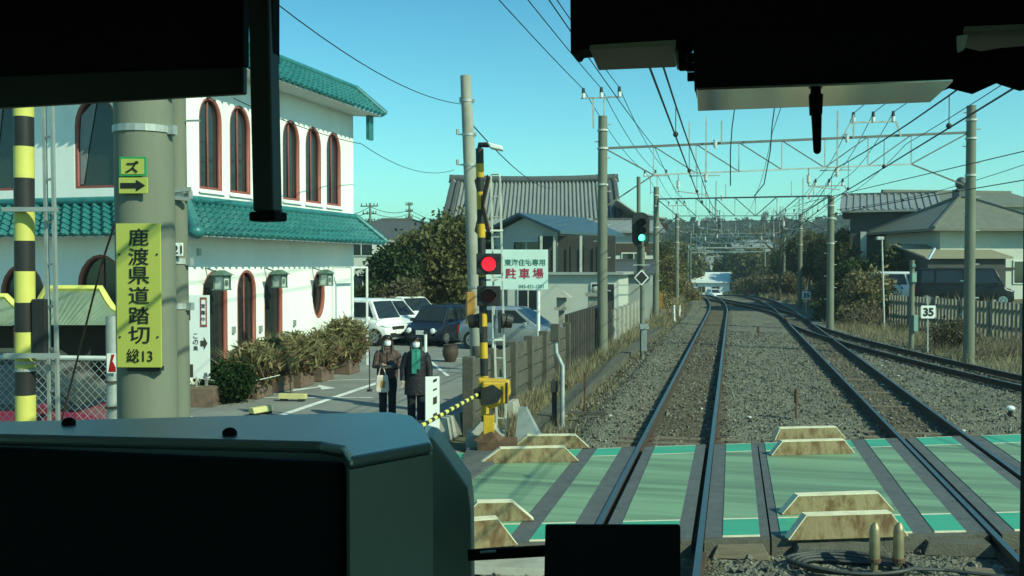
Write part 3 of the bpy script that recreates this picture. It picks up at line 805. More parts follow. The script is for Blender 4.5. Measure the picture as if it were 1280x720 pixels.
k.ext([onb(-.29, -.95), onb(-.03, -.95), onb(-.03, -.68), onb(-.29, -.68)], Vector((sx_, -cx_, 0))*.004)
k.build_each('sign_shape', K['timber'], nb)
k = MB(); k.ext([onb(x, z_, .034) for x, z_ in ((.13,-.30),(.2,-.30),(.2,-.38),(.28,-.24),(.2,-.10),(.2,-.18),(.13,-.18))], Vector((sx_, -cx_, 0))*.004); k.build('arrow', K['timber'], nb)
for i, ch in enumerate('この奥'): text_mesh('lettering', ch, onb(.03, -.08-.13*i), .10, K['ink'], nb, nyaw)
k = MB(); k.box(onb(.2, .42, .036), (.14, .01, .62), rz=nyaw); k.build('name_strip', K['redwood'], nb)
k = MB(); k.box(onb(.2, .42, .043), (.085, .01, .52), rz=nyaw); k.build('name_plate', K['white_sign'], nb)
for i, ch in enumerate('営業中'): text_mesh('lettering', ch, onb(.2, .55-.14*i, .05), .09, K['ink'], nb, nyaw)

# Chinese style green gate canopy before the restaurant front
def canopy(label, cpx, half, d, zt_, ze):
    c = G(cpx, d); t = thing('gate_canopy', label, 'canopy', (c.x, c.y, 0)); s = d/F; rr = Vector((math.cos(YAW), math.sin(YAW), 0)); ff_ = Vector((math.sin(YAW), -math.cos(YAW), 0))
    prof = [(-1.0, .0), (-.93, .03), (-.86, .12), (-.76, .40), (-.66, .75), (-.6, 1.0), (-.3, 1.0), (0, 1.0), (.3, 1.0), (.6, 1.0), (.66, .75), (.76, .40), (.86, .12), (.93, .03), (1.0, 0)]
    W_ = half*s; k = MB(); y = MB()
    top = [c + rr*(u*W_) + Vector((0, 0, ze+.18+(zt_-ze-.18)*v)) for u, v in prof]
    n = 56; tops = []; bots = []
    for i in range(n+1):
        f = i/n*(len(top)-1); j = min(int(f), len(top)-2); p = top[j].lerp(top[j+1], f-j)
        w_ = .025*math.cos(i*math.pi)
        u = -1+2*i/n
        tops.append(p); bots.append(c + rr*(u*W_*1.12) + ff_*(.75+w_) + Vector((0, 0, ze)))
    back = [p+ff_*-.75*1.5+Vector((0,0,-(p.z-ze))) for p in tops]
    b = len(k.v); k.v += [tuple(p) for p in tops+bots+back]
    for i in range(n):
        k.f.append([b+i, b+i+1, b+n+1+i+1, b+n+1+i]); k.mi.append(0)
        k.f.append([b+i, b+i+1, b+2*(n+1)+i+1, b+2*(n+1)+i]); k.mi.append(0)
    o = k.build('canopy_roof', K['canopy'], t)
    y.tube([p+Vector((0, 0, .02)) for p in top], .065, 6)
    y.tube([p+Vector((0, 0, -.08)) for p in top], .05, 6)
    y.build('canopy_ridge', K['pale_yellow'], t, smooth=True)
    k = MB()
    for u in (-.82, .82): k.cyl(c+rr*(u*W_), c+rr*(u*W_)+Vector((0, 0, ze+.1)), .09)
    k.build_each('pillar', K['redwood'], t)
    k = MB(); k.box(c+ff_*-.3+Vector((0, 0, ze*.5-.02)), (W_*1.7, .08, ze*.96), rz=YAW); k.build('back_panel', K['timber'], t)
    return t
canopy('green roofed gate canopy with yellow ridge, behind the striped pole and the maroon car', 92, 56, 16.5, Z(362, 16.5), Z(403, 16.5))
canopy('green roofed gate canopy cut by the left picture edge, lower than its neighbour', -32, 66, 17.2, Z(372, 17.2), Z(404, 17.2))

# ================================================================== PLANTS AT THE RESTAURANT
def potted(label, px, py, h, w):
    b = P(px, py, -.05); t = thing('planter', label, 'planter', (b.x, b.y, -.05), 0, 'variegated plants in brick planters along the restaurant')
    k = MB(); k.box((b.x, b.y, .14), (.55, .75, .38), rz=0); k.build('planter_box', K['brick'], t, bevel=.015)
    k = MB(); k.box((b.x, b.y, .335), (.5, .7, .02)); k.build('soil', K['soil'], t)
    n = 330; an = rng.random(n)*6.28; r = np.sqrt(rng.random(n))
    roots = np.stack([b.x+np.cos(an)*r*w*.45, b.y+np.sin(an)*r*w*.45, .34+rng.random(n)*h*.42*(1-r*.5)], 1)
    for nm, m, q in (('foliage', 'varieg', slice(0, 200)), ('dry_foliage', 'straw', slice(200, 330))):
        blades(nm, roots[q], h*.48, .035, K[m], 1.9, t)
    leaf_mesh('inner_foliage', crown_points([(b.x, b.y, .30+h*.33, w*.42, w*.46, h*.34)], 70, 22, .08), .05, K['mid_leaf'], t, aspect=4.5)
    leaf_mesh('pale_foliage', crown_points([(b.x, b.y, .32+h*.38, w*.45, w*.5, h*.36)], 100, 20, .08), .05, K['varieg'], t, aspect=5)
    leaf_mesh('reddish_foliage', crown_points([(b.x, b.y, .30+h*.28, w*.42, w*.46, h*.32)], 95, 20, .08), .05, K['red_leaf'], t, aspect=4.5)
    k = MB()
    for _ in range(9):
        a = random.uniform(0, 6.28); q = random.uniform(0, .2)
        k.tube([(b.x+math.cos(a)*q, b.y+math.sin(a)*q, .33), (b.x+math.cos(a)*q*2.2, b.y+math.sin(a)*q*2.2, .33+h*.55)], [.014, .006], 5)
    k.build('stem', K['mid_leaf'], t)
    return t
potted('variegated plant in a brick planter, beside the dark clipped bush', 318, 496, 1.05, 1.1)
potted('variegated plant in a brick planter, second from the clipped bush', 345, 488, 1.15, 1.1)
potted('variegated plant in a brick planter under the second lantern, third from the bush', 372, 482, 1.15, 1.15)
potted('variegated plant in a brick planter under the oval window', 398, 475, 1.1, 1.1)
potted('tall variegated plant in a brick planter nearest the white cars', 432, 466, 1.5, 1.25)
bb = P(287, 503, -.05)
bush = thing('clipped_bush', 'dark green rounded bush by the corner notice board', 'bush', (bb.x, bb.y, -.05))
leaf_mesh('foliage', crown_points([(bb.x, bb.y, .38, .52, .5, .40), (bb.x-.25, bb.y+.1, .3, .4, .4, .3)], 330, 26, .09), .05, K['bush_leaf'], bush)
k = MB()
for i in range(7): k.tube([(bb.x+.04*i-.12, bb.y, -.06), (bb.x+.13*i-.4, bb.y+random.uniform(-.2, .2), .5)], [.02, .008], 5)
k.build('stem', K['bark'], bush)
pb = P(250, 507, -.05); pbx = thing('brick_planter', 'empty brown brick planter box at the foot of the notice board', 'planter', (pb.x, pb.y, -.05))
k = MB(); k.box((pb.x, pb.y, .1), (.75, .5, .5), rz=YAW); k.build('planter_box', K['brick'], pbx, bevel=.015)
k = MB(); k.box((pb.x, pb.y, .357), (.66, .41, .02), rz=YAW); k.build('soil', K['soil'], pbx)

# wheel stops, rope posts and pots on the parking lot
def wheel_stop(label, px, py, L_, yaw):
    b = P(px, py, -.05); t = thing('wheel_stop', label, 'wheel stop', (b.x, b.y, -.05), yaw, 'yellow parking wheel stops')
    k = MB(); k.ext([(-L_/2, -.09, .05), (-L_/2, .09, .05), (-L_/2, .055, .16), (-L_/2, -.055, .16)], (L_, 0, 0)); k.build('stop_bar', K['stop'], t, local=True, bevel=.01)
    k = MB()
    for s in (-.33, .33): k.box((s*L_, 0, .03), (.12, .16, .05))
    k.build_each('foot', K['black'], t, local=True)
wheel_stop('pale yellow wheel stop in front of the planters, a thin pole rising from it', 366, 501, .62, R(5))
wheel_stop('tilted yellow wheel stop seen end-on, close above the cab console', 326, 518, .5, R(70))
def post(name, label, cat, px, py, h, r, m, base=True, group=None, z0=-.05, top=None):
    b = P(px, py, z0); t = thing(name, label, cat, (b.x, b.y, z0), 0, group)
    k = MB(); k.cyl((0, 0, 0), (0, 0, h), r, n=10); k.build('post', K[m], t, local=True)
    if base:
        k = MB(); k.cyl((0, 0, 0), (0, 0, .05), r*4.5, r*4, n=16); k.build('post_base', K['black'], t, local=True)
    if top:
        k = MB(); k.cyl((0, 0, h-.02), (0, 0, h+.05), r*1.5, n=10); k.build('cap', K[top], t, local=True)
    return t
post('rope_post', 'thin grey rope post at the left end of the bush', 'post', 246, 508, .62, .018, 'galv', False)
post('stanchion', 'thin black stanchion on a round foot, left of the woman with the bag', 'post', 462, 489, .95, .014, 'black')
post('thin_pole', 'thin dark pole standing up from the flat yellow wheel stop', 'post', 363, 497, .95, .01, 'black', False)
post('bollard', 'white bollard with dark cap in front of the dark navy car', 'bollard', 532, 448, .8, .05, 'white_sign', False, top='black')
post('bollard', 'white bollard beside the concrete pole behind the navy car', 'bollard', 587, 436, .8, .045, 'white_sign', False, top='black')
a, b = P(246, 508, -.05)+Vector((0,0,.6)), P(350, 500, -.05)+Vector((0,0,.55))
k = MB(); k.tube([a.lerp(b, i/10)+Vector((0,0,-.12*math.sin(math.pi*i/10))) for i in range(11)], .009, 5)
tag(k.build('rope', K['pale_steel']), 'thin pale rope strung across the clipped bush', 'rope')
pp = P(563, 452, -.05)
pot = thing('flower_pot', 'dark brown round pot behind the plank wall near the navy car', 'pot', (pp.x, pp.y, -.05))
k = MB(); k.loft([[Vector((pp.x+r*math.cos(a_*math.pi/8), pp.y+r*math.sin(a_*math.pi/8), z_)) for a_ in range(16)] for r, z_ in ((.15,-.05),(.24,.15),(.25,.32),(.2,.44),(.22,.48),(.18,.46))]); k.build('pot_body', K['pot'], pot, smooth=True)
k = MB(); k.cyl((pp.x, pp.y, .38), (pp.x, pp.y, .43), .16); k.build('soil', K['soil'], pot)
# ================================================================== NEAR LEFT: striped mast, concrete poles, signs
def striped(k_y, k_b, a, b, r, n, first='y', nseg=14):
    a, b = Vector(a), Vector(b)
    for i in range(n):
        p, q = a.lerp(b, i/n), a.lerp(b, (i+1)/n)
        ((k_y if (i % 2 == 0) == (first == 'y') else k_b)).cyl(p, q, r, n=nseg)
b = G(33, 6.6); mast = thing('crossing_mast', 'thick yellow and black striped crossing mast with a ladder, at the left picture edge', 'crossing mast', b)
ky, kb = MB(), MB(); seg = .548
zs = Z(519, 6.6)-.0
z0 = zs-.548*5
edges = [Z(y, 6.6) for y in (600, 555, 495, 415, 377, 338, 300, 262, 223, 184, 146, 108, 70, 30)]
edges = [0]+[Z(y, 6.6) for y in (640, 570, 493, 416, 377.5, 339, 301, 262, 222, 184, 146, 108, 70, 30)]
edges = [0]+[Z(y, 6.6) for y in (640, 567, 493, 458, 416, 377, 339, 300, 262, 222, 184, 146, 108, 70, 30)]
edges = [0, .45, .9]+[Z(y, 6.6) for y in (494, 460, 415, 378, 339, 301, 262, 223, 184, 147, 109, 71, 33)]
for i in range(len(edges)-1):
    (ky if i % 2 == 0 else kb).cyl((b.x+(5-edges[i])*-.006, b.y, edges[i]), (b.x+(5-edges[i+1])*-.006, b.y, edges[i+1]), .066, n=18)
ky.m = 1; ky.loft_from(kb); ky.build('pole', [K['pale_yellow'], K['black']], mast, smooth=True)
k = MB(); rr = Vector((math.cos(YAW), math.sin(YAW), 0)); ff_ = Vector((math.sin(YAW), -math.cos(YAW), 0))
l0 = b+rr*.165; l1 = b+rr*.235+ff_*.03
for q in (l0, l1): k.beam(q, q+Vector((-.045, 0, 5.0)), .022)
for i in range(16): k.beam(l0+Vector((-.0027*i, 0, .3+.29*i)), l1+Vector((-.0027*i, 0, .3+.29*i)), .016)
k.build('ladder', K['galv'], mast)
k = MB()
for z_ in (Z(263, 6.6), Z(443, 6.6)): k.beam(b+rr*-.1+ff_*.1+Vector((0, 0, z_)), b+rr*.26+ff_*.1+Vector((0, 0, z_)), .05, .03)
k.build_each('bracket', K['galv'], mast)
k = MB()
for z_ in (Z(455, 6.6), Z(464, 6.6)): k.cyl(b+Vector((-.012, 0, z_)), b+Vector((-.012, 0, z_+.02)), .071, n=18)
k.build_each('steel_band', K['galv'], mast)
k = MB(); k.box(b+rr*.10+Vector((0, 0, Z(410, 6.6))), (.10, .09, .40), rz=YAW); k.build('junction_box', K['black'], mast, bevel=.01)

def concrete_pole(label, base, top_z, r0, r1, lean=(0, 0), bands=(), cat='utility pole', name='concrete_pole', steps=False, group=None, mtl='concrete_pole', bare=False):
    base = Vector(base); t = thing(name, label, cat, base, 0, group); top = Vector((base.x+lean[0], base.y+lean[1], top_z))
    k = MB(); k.cyl(base-Vector((0, 0, .3)), top, r0, r1, n=20); k.build('shaft', K[mtl], t, smooth=True)
    if bands:
        for z_ in bands:
            f = (z_-base.z)/(top_z-base.z); c = base.lerp(top, f); r = r0+(r1-r0)*f
            k = MB(); k.cyl(c, c+Vector((0, 0, .045)), r+.008, n=20); k.box(c+Vector((r+.02, 0, .02)), (.05, .05, .06)); k.build('steel_band', K['galv'], t)
    if steps:
        k = MB()
        for i in range(int((top_z-base.z-2)/.45)):
            z_ = base.z+1.8+.45*i; f = (z_-base.z)/(top_z-base.z); c = base.lerp(top, f); s = 1 if i % 2 else -1
            k.beam(c, c+Vector((s*(r0+.13), 0, 0)), .022)
        k.build_each('step_bolt', K['galv'], t)
    return t
bp_ = G(186, 6.5)
pole1 = concrete_pole('thick concrete pole carrying the tall yellow crossing name sign', bp_, 8.5, .198, .185, (-.06, 0), (Z(168, 6.5), Z(120, 6.5)))
k = MB(); k.cyl(G(152, 6.5)+Vector((0, .05, 0)), G(148, 6.5)+Vector((0, .05, 8.4)), .028, n=8); k.build('conduit', K['redwood'], pole1)
bp2 = G(224, 7.6)
pole2 = concrete_pole('slimmer concrete pole just right of the yellow crossing name sign', bp2, 8.0, .092, .078, (-.05, 0), (Z(330, 7.6), Z(386, 7.6), Z(247, 7.6)))
k = MB(); c = bp2+Vector((.02, -.09, Z(247, 7.6))); k.beam(c+rr*-.4, c+rr*.13+Vector((0, 0, .06)), .03); k.beam(c+rr*-.1, c+rr*.12+Vector((0, 0, -.02)), .03); k.build('cross_arm', K['galv'], pole2)
k = MB(); k.beam(bp2+Vector((0, 0, Z(152, 7.6))), bp2+rr*.19+Vector((0, -.03, Z(152, 7.6))), .014); k.build('hook', K['galv'], pole2)
yaw0 = R(11)
def on(c, u, v, yaw, lift): return Vector(c)+Vector((math.cos(yaw)*u, math.sin(yaw)*u, v))+Vector((math.sin(yaw), -math.cos(yaw), 0))*lift
def hang_sign(name, label, cat, px0, py0, px1, py1, d, m, yaw=yaw0, th=.012, tilt=0):
    c = D((px0+px1)/2, (py0+py1)/2, d); w = (px1-px0)/F*d; h = (py1-py0)/F*d
    t = thing(name, label, cat, (c.x, c.y, c.z-h/2)); k = MB(); k.box(c, (w, th, h), rz=yaw); k.build('sign_panel', K[m], t, bevel=.003)
    return t, c, w, h
t, c, w, h = hang_sign('crossing_name_sign', 'tall yellow-green sign with black vertical crossing name on the thick concrete pole', 'sign', 145.5, 279.5, 202, 459.5, 6.28, 'yellow_sign')
for ch, y in zip('鹿渡県道踏切', (296.5, 320.5, 344, 369, 394, 418.5)):
    text_mesh('lettering', ch, on(c, 0.004, (369.5-y)/F*6.28, yaw0, .006), 21.5/F*6.28, K['ink'], t, yaw0, 1.18, bold=.003, maxw=.168)
text_mesh('lettering', '総13', on(c, 0.004, (369.5-444.5)/F*6.28, yaw0, .006), 17/F*6.28, K['ink'], t, yaw0, 1.0, maxw=.17)
k = MB()
for u, v in ((-.125, .27), (.125, .27), (-.125, -.27), (.125, -.27)):
    q = on(c, u, v, yaw0, .004); k.cyl(q, on(c, u, v, yaw0, .012), .007, n=8)
k.build_each('bolt', K['timber'], t)
k = MB(); k.box(on(c, .02, -h/2-.012, yaw0, -.05), (.22, .06, .03), rz=yaw0); k.build('bracket', K['black'], t)
t, c, w, h = hang_sign('small_yellow_sign', 'small square yellow sign with a green border and one black character', 'sign', 149, 196, 183.5, 220.5, 6.27, 'green_edge')
k = MB(); k.box(on(c, 0, 0, yaw0, .007), (w-.028, .004, h-.028), rz=yaw0); k.build('sign_face', K['yellow_sign'], t)
text_mesh('lettering', 'ズ', on(c, 0, -.002, yaw0, .010), h*.60, K['ink'], t, yaw0, 1.15, bold=.015)
t, c, w, h = hang_sign('arrow_sign', 'small yellow sign with a black arrow pointing right, below the bordered one', 'sign', 148.5, 222, 185, 242, 6.27, 'yellow_sign')
k = MB(); k.ext([on(c, u, v, yaw0, .0075) for u, v in ((-.082,-.017),(.022,-.017),(.022,-.037),(.082,0),(.022,.037),(.022,.017),(-.082,.017))], Vector((math.sin(yaw0), -math.cos(yaw0), 0))*.003); k.build('arrow', K['ink'], t)
t, c, w, h = hang_sign('pole_tag', 'tiny white tag strapped to the slimmer concrete pole', 'tag', 216, 303.5, 229, 320, 7.48, 'white_sign')
text_mesh('lettering', '21', on(c, 0, 0, yaw0, .006), h*.6, K['ink'], t, yaw0)
t, c, w, h = hang_sign('paper_notice', 'white paper notice between the two concrete poles', 'notice', 200.5, 338, 213.5, 382, 6.55, 'white_sign')
text_mesh('lettering', 'ご注意', on(c, .005, 0, yaw0, .006), h*.10, K['ink'], t, yaw0, maxw=w*.7)
# thin post with a red and white sticker, chain-link fence
b = G(139.5, 8.9); tp = thing('sticker_post', 'grey steel post with a red and white sticker, beside the yellow sign', 'post', b)
k = MB(); k.cyl(b, b+Vector((0, 0, Z(395, 8.9))), .055, n=14); k.build('post', K['galv'], tp, smooth=True)
k = MB(); cs = D(139.5, 454, 8.84); k.box(cs, (.085, .006, .18), rz=YAW); s_ = k.build('sticker', K['white_sign'], tp)
k = MB(); k.ext([on(cs, u, v, YAW, .0035) for u, v in ((-.03,-.08),(.04,-.08),(.04,-.04),(.01,.02),(.03,.08),(.0,.08))], ff_*.002); k.build('sticker_print', K['taillamp'], s_)
k = MB()
for y in (476, 508): k.cyl(D(139.5, y, 8.9), D(139.5, y+2.5, 8.9), .06, n=14)
k.build_each('steel_band', K['timber'], tp)
fa, fb = G(-70, 9.6), G(136, 9.4); cf = thing('chain_link_fence', 'chain-link fence with a white top rail before the maroon car', 'fence', fa)
k = MB(); ht = Z(447, 9.5); k.cyl(fa+Vector((0,0,ht)), fb+Vector((0,0,ht)), .024, n=8); k.cyl(fa+Vector((0,0,.06)), fb+Vector((0,0,.06)), .02, n=8); k.build_each('rail', K['pale_steel'], cf)
Lf = (fb-fa).length; dirf = (fb-fa).normalized(); k = MB(); st = .085
i = -int(ht/st)
while i*st < Lf:
    for s in (1, -1):
        u0 = i*st; u1 = u0+ht
        lo, hi = max(u0, 0), min(u1, Lf)
        if hi > lo:
            za, zb = (lo-u0, hi-u0) if s == 1 else (ht-(lo-u0), ht-(hi-u0))
            k.beam(fa+dirf*lo+Vector((0, 0, za)), fa+dirf*hi+Vector((0, 0, zb)), .0042)
    i += 1
k.build('wire_mesh', K['galv'], cf, recalc=False)
k = MB(); k.cyl(fa+dirf*.8, fa+dirf*.8+Vector((0, 0, ht+.02)), .025, n=8); k.build('fence_post', K['galv'], cf)
# guy wire sloping across the poles
k = MB(); k.tube([D(176, 180, 6.6), D(127, 330, 8), D(72, 545, 9.3)], .009, 5); tag(k.build('guy_wire', K['rust']), 'thin rusty guy wire slanting from the thick pole to the ground', 'guy wire')

# ================================================================== CROSSING SIGNAL MAST ACROSS THE ROAD
d0 = 15.6; b = G(607, d0); sm = thing('crossing_signal', 'striped crossing signal mast with a lit red lamp, behind the barrier machine', 'crossing signal', b)
ed = [Z(y, d0) for y in (520, 470, 448, 428, 408, 392, 380, 360, 346, 318, 297, 280, 262, 240, 222, 205, 186)]
ky, kb = MB(), MB()
top = Vector((b.x-.10, b.y, ed[-1]))
for i in range(len(ed)-1):
    lx = lambda z_: b.x-.10*(z_/ed[-1])
    (ky if i % 2 == 0 else kb).cyl((lx(ed[i]), b.y, ed[i]), (lx(ed[i+1]), b.y, ed[i+1]), .066, n=14)
kb.cyl((b.x, b.y, .1), (b.x, b.y, ed[0]), .068, n=14)
K['amber'] = mat('amber_stripe_paint', (.55,.33,.02), .5, var=.15, scale=6, dirt=(.3,.18,.04), dirt_amt=.4)
ky.m = 1; ky.loft_from(kb); ky.build('pole', [K['amber'], K['black']], sm, smooth=True)
def lamp_head(py, glowm, big=1.0, dx=.06, rx=0.0):
    c = D(611, py, d0-.10)
    k = MB(); k.ext([c+rr*(.15*big*math.cos(a_))+Vector((0, 0, .15*big*math.sin(a_))) + ff_*.02 for a_ in np.linspace(0, 2*math.pi, 24, endpoint=False)], ff_*-.12)
    hd = k.build('lamp_head', K['black'], sm)
    k = MB(); k.box(c+ff_*.03, (.40*big, .02, .34*big), rz=YAW); k.build('backboard', K['black'], hd, bevel=.02)
    k = MB(); k.ext([c+rr*(.115*big*math.cos(a_))+Vector((0, 0, .115*big*math.sin(a_)))+ff_*.045 for a_ in np.linspace(0, 2*math.pi, 24, endpoint=False)], ff_*.012); k.build('lens', glowm, hd)
    k = MB(); n = 12                               # visor: half tube over the lens
    for i in range(n):
        a0, a1 = math.pi*(.0+i/n), math.pi*(.0+(i+1)/n)
        q = [c+rr*(.135*big*math.cos(a_))+Vector((0, 0, .135*big*math.sin(a_))) for a_ in (a0, a1)]
        k.hexa([q[0]+ff_*.04, q[1]+ff_*.04, q[1]*1+ff_*.2+Vector((0,0,-.01)), q[0]+ff_*.2+Vector((0,0,-.01)), q[0]+ff_*.04+Vector((0,0,.008)), q[1]+ff_*.04+Vector((0,0,.008)), q[1]+ff_*.2, q[0]+ff_*.2])
    k.build('visor', K['black'], hd, recalc=False)
K['unlit_red'] = mat('unlit_red_lens', (.07,.006,.008), .2, var=.1, spec=.6)
lamp_head(330, K['red_glow']); lamp_head(370, K['unlit_red'], .95)
for s in (-1, 1):                                  # pair of lamps turned away, towards the road
    c = D(613+s*11, 401, d0); k = MB(); k.cyl(c+rr*(.02*s), c+rr*(s*.13)+ff_*-.03, .13, .10, n=16); k.box(c+rr*(s*.01)+Vector((0, 0, -.02)), (.05, .26, .34), rz=YAW); hd = k.build('lamp_head', K['black'], sm)
    k = MB(); k.cyl(c+rr*(s*.12)+Vector((0, 0, .0)), c+rr*(s*.22)+Vector((0, 0, -.02)), .12, .10, n=16, caps=False); k.build('visor', K['black'], hd)
k = MB(); cx0 = D(603, 256, d0-.09); a_ = R(62)     # crossbuck arms seen nearly edge-on
for s in (-1, 1):
    v = Vector((math.cos(R(-50))*math.cos(a_), math.sin(R(-50))*math.cos(a_), s*math.sin(a_)))
    k.beam(cx0-v*.50, cx0+v*.50, .02, .12)
k.build_each('crossbuck', K['rust'], sm)
k = MB(); k.tube([top, top+Vector((0,0,.06)), D(612, 181, d0-.1), D(618, 183, d0-.15)], .045, 8)
arm_ = k.build('lamp_arm', K['black'], sm, smooth=True)
k = MB(); c = D(620, 186, d0-.15); k.ext([c+rr*-.14+Vector((0,0,.09)), c+rr*.10+Vector((0,0,.02)), c+rr*.12+Vector((0,0,-.05)), c+rr*-.08+Vector((0,0,-.01))], ff_*.22); k.build('lamp_housing', K['white_sign'], arm_, bevel=.015)
# its ladder
k = MB(); la, lb = G(621, d0+.1), G(632.5, d0+.05)
zt1 = Z(222, d0)
for q in (la, lb): k.beam(q+Vector((0,0,.2)), q+Vector((-.10, 0, zt1)), .028)
k.tube([la+Vector((-.1,0,zt1)), la+rr*.01+Vector((-.1, 0, zt1+.06)), lb+rr*-.02+Vector((-.1, 0, zt1+.06)), lb+Vector((-.1, 0, zt1))], .016, 6)
i = 0
while .4+i*.33 < zt1: k.beam(la+Vector((-.02*i/3, 0, .4+i*.33)), lb+Vector((-.02*i/3, 0, .4+i*.33)), .02); i += 1
for z_ in (Z(288, d0), Z(350, d0), Z(425, d0)): k.beam(b+Vector((-.05, 0, z_)), lb+Vector((-.05, 0, z_)), .03)
k.build('ladder', K['pale_steel'], sm)
k = MB(); k.box(b+Vector((0, 0, .06)), (.62, .55, .22), rz=.2); k.hexa([b+Vector(q) for q in ((-.25,-.2,.17),(.25,-.2,.17),(.25,.2,.17),(-.25,.2,.17),(-.1,-.1,.36),(.1,-.1,.36),(.1,.1,.36),(-.1,.1,.36))]); k.build('base', K['concrete'], sm)
# barrier machine
bm_ = G(617, 15.1); bar = thing('barrier_machine', 'yellow and black barrier machine with a thin striped arm lowered across the road', 'barrier machine', bm_)
c = D(618, 491, 15.1)
k = MB(); k.box(c+Vector((0,0,.02)), (.40, .40, .34), rz=YAW+.1); k.ext([c+rr*-.26+Vector((0,0,.23)), c+rr*.24+Vector((0,0,.20)), c+rr*.26+Vector((0,0,-.02)), c+rr*.1+Vector((0,0,-.20)), c+rr*-.05+Vector((0,0,-.26)), c+rr*-.24+Vector((0,0,-.18))], ff_*-.18)
k.build('machine_housing', K['amber'], bar, bevel=.03)
k = MB(); k.ext([c+ff_*.235+rr*u+Vector((0,0,v)) for u, v in ((-.2,.10),(-.02,.16),(.14,.05),(.06,-.12),(-.2,-.17))], ff_*.03)
k.ext([c+ff_*.24+rr*u+Vector((0,0,v)) for u, v in ((.17,.19),(.21,.19),(.21,-.13),(.17,-.13))], ff_*.01); k.build_each('black_panel', K['black'], bar)
k = MB(); k.box(Vector((c.x-.09, c.y, .34)), (.17, .2, .42), rz=YAW); k.build('post', K['amber'], bar, bevel=.01)
k = MB(); k.box(Vector((c.x+.05, c.y, .08)), (.62, .5, .16), rz=YAW); k.hexa([Vector((c.x-.09, c.y, 0))+Vector(q) for q in ((-.2,-.18,.16),(.2,-.18,.16),(.2,.18,.16),(-.2,.18,.16),(-.08,-.09,.3),(.08,-.09,.3),(.08,.09,.3),(-.08,.09,.3))]); k.build('base', K['rust'], bar)
k = MB(); k.hexa([Vector((c.x, c.y, 0))+Vector(q) for q in ((.25,.3,0),(.75,.3,0),(.75,.55,0),(.25,.55,0),(.3,.4,.62),(.42,.4,.62),(.42,.5,.62),(.3,.5,.62))]); k.build('stay_plate', K['galv'], bar)
ax = c+rr*-.24+ff_*.12
end = D(522, 535, 12.55); dirn = (end-ax).normalized(); Lb = (end-ax).length+2.5
ky, kb = MB(), MB(); nsg = 46
for i in range(nsg):
    p, q = ax+dirn*(Lb*i/nsg), ax+dirn*(Lb*(i+1)/nsg)
    (ky if i % 2 else kb).cyl(p, q, .030, n=10)
ky.m = 1; ky.loft_from(kb); ba = ky.build('barrier_arm', [K['pale_yellow'], K['black']], bar)
k = MB(); k.box(ax+dirn*-.12, (.16, .34, .16), rz=math.atan2(dirn.y, dirn.x)+math.pi/2); k.build('pivot', K['black'], ba, bevel=.02)

p590 = G(601, 18.6)
pole590 = concrete_pole('tall concrete pole behind the crossing signal, darker foot, reaching high into the sky', p590, Z(95, 18.6), .155, .105, (-.30, 0), (Z(128, 18.6), Z(170, 18.6), Z(208, 18.6), Z(360, 18.6)), mtl='concrete')
k = MB()
for y in (128, 168, 206): q = D(576 if y < 150 else 572, y, 18.6); k.beam(q, D(585, y, 18.6), .025); k.cyl(q, q+Vector((0, 0, .1)), .03, n=8)
k.build('cross_arm', K['galv'], pole590)
k = MB(); f_ = .10
k.cyl(p590, Vector((p590.x-.30*1.05/6.5, p590.y, 1.35)), .162, .157, n=18, caps=False); k.build('dark_sleeve', K['old_concrete'], pole590)
k = MB(); q = D(588, 385, 18.5); k.box(q, (.16, .20, .62), rz=.4); k.build('brown_box', K['orange'], pole590, bevel=.01)

# white slotted panel at the near end of the wall
q = G(540, 16.0); wp = thing('white_guard_panel', 'upright white panel with dark slots at the near end of the plank wall', 'guard panel', q)
pyaw = YAW+.25; hh = Z(471, 16.0); pc = Vector((q.x, q.y, hh/2))
k = MB(); k.box(pc, (.24, .05, hh), rz=pyaw); k.build('panel', K['white_sign'], wp, bevel=.008)
k = MB()
for i, (v, s) in enumerate(((.42, .05), (.28, .03), (.05, .12), (-.2, .1), (-.4, .05))): k.ext([on(pc, .01, v, pyaw, .026), on(pc, .075, v+.03, pyaw, .026), on(pc, .075, v+.03+s, pyaw, .026), on(pc, .01, v+s, pyaw, .026)], Vector((math.sin(pyaw), -math.cos(pyaw), 0))*.003)
k.build_each('slot', K['timber'], wp)

# ================================================================== PLANK WALL AND PICKET FENCE ALONG THE TRACK
def plank_wall(label, x, y0, y1, h, m='old_concrete', rows=4):
    t = thing('plank_wall', label, 'wall', (x, y0, -.06)); n = max(1, int((y1-y0)/1.55)); 
    for i in range(n+1):
        y = y0+(y1-y0)*i/n; k = MB(); k.box((x+.03, y, h/2-.1), (.20, .17, h+.28), rz=random.uniform(-.02, .02)); k.build('wall_post', K[m], t, bevel=.012)
    for i in range(n):
        ya, yb = y0+(y1-y0)*i/n+.09, y0+(y1-y0)*(i+1)/n-.09; k = MB(); ph = h/rows
        for j in range(rows):
            k.box((x-.02+random.uniform(-.012, .012), (ya+yb)/2, -.05+ph*(j+.5)), (.075, yb-ya, ph-.03), rz=random.uniform(-.006, .006))
        k.build('wall_plank', K[m], t, bevel=.008)
    return t
plank_wall('weathered concrete plank wall running from the barrier towards the parking sign', -4.5, 16.1, 26.2, 1.28)
pf = thing('picket_fence', 'dark upright picket fence before the white house, left of the track', 'fence', (-4.5, 26.4, -.06))
K['dark_picket'] = mat('dark_picket', (.055,.05,.042), .9, var=.35, scale=5)
k = MB(); y = 26.4
while y < 36.6: k.box((-4.5, y, .72), (.10, .15, 1.65), rz=random.uniform(-.1, .1)); y += .345
k.build('picket', K['dark_picket'], pf)
k = MB()
for z_ in (.45, 1.2): k.box((-4.57, 31.5, z_), (.05, 10.3, .1))
k.build_each('fence_rail', K['dark_picket'], pf)
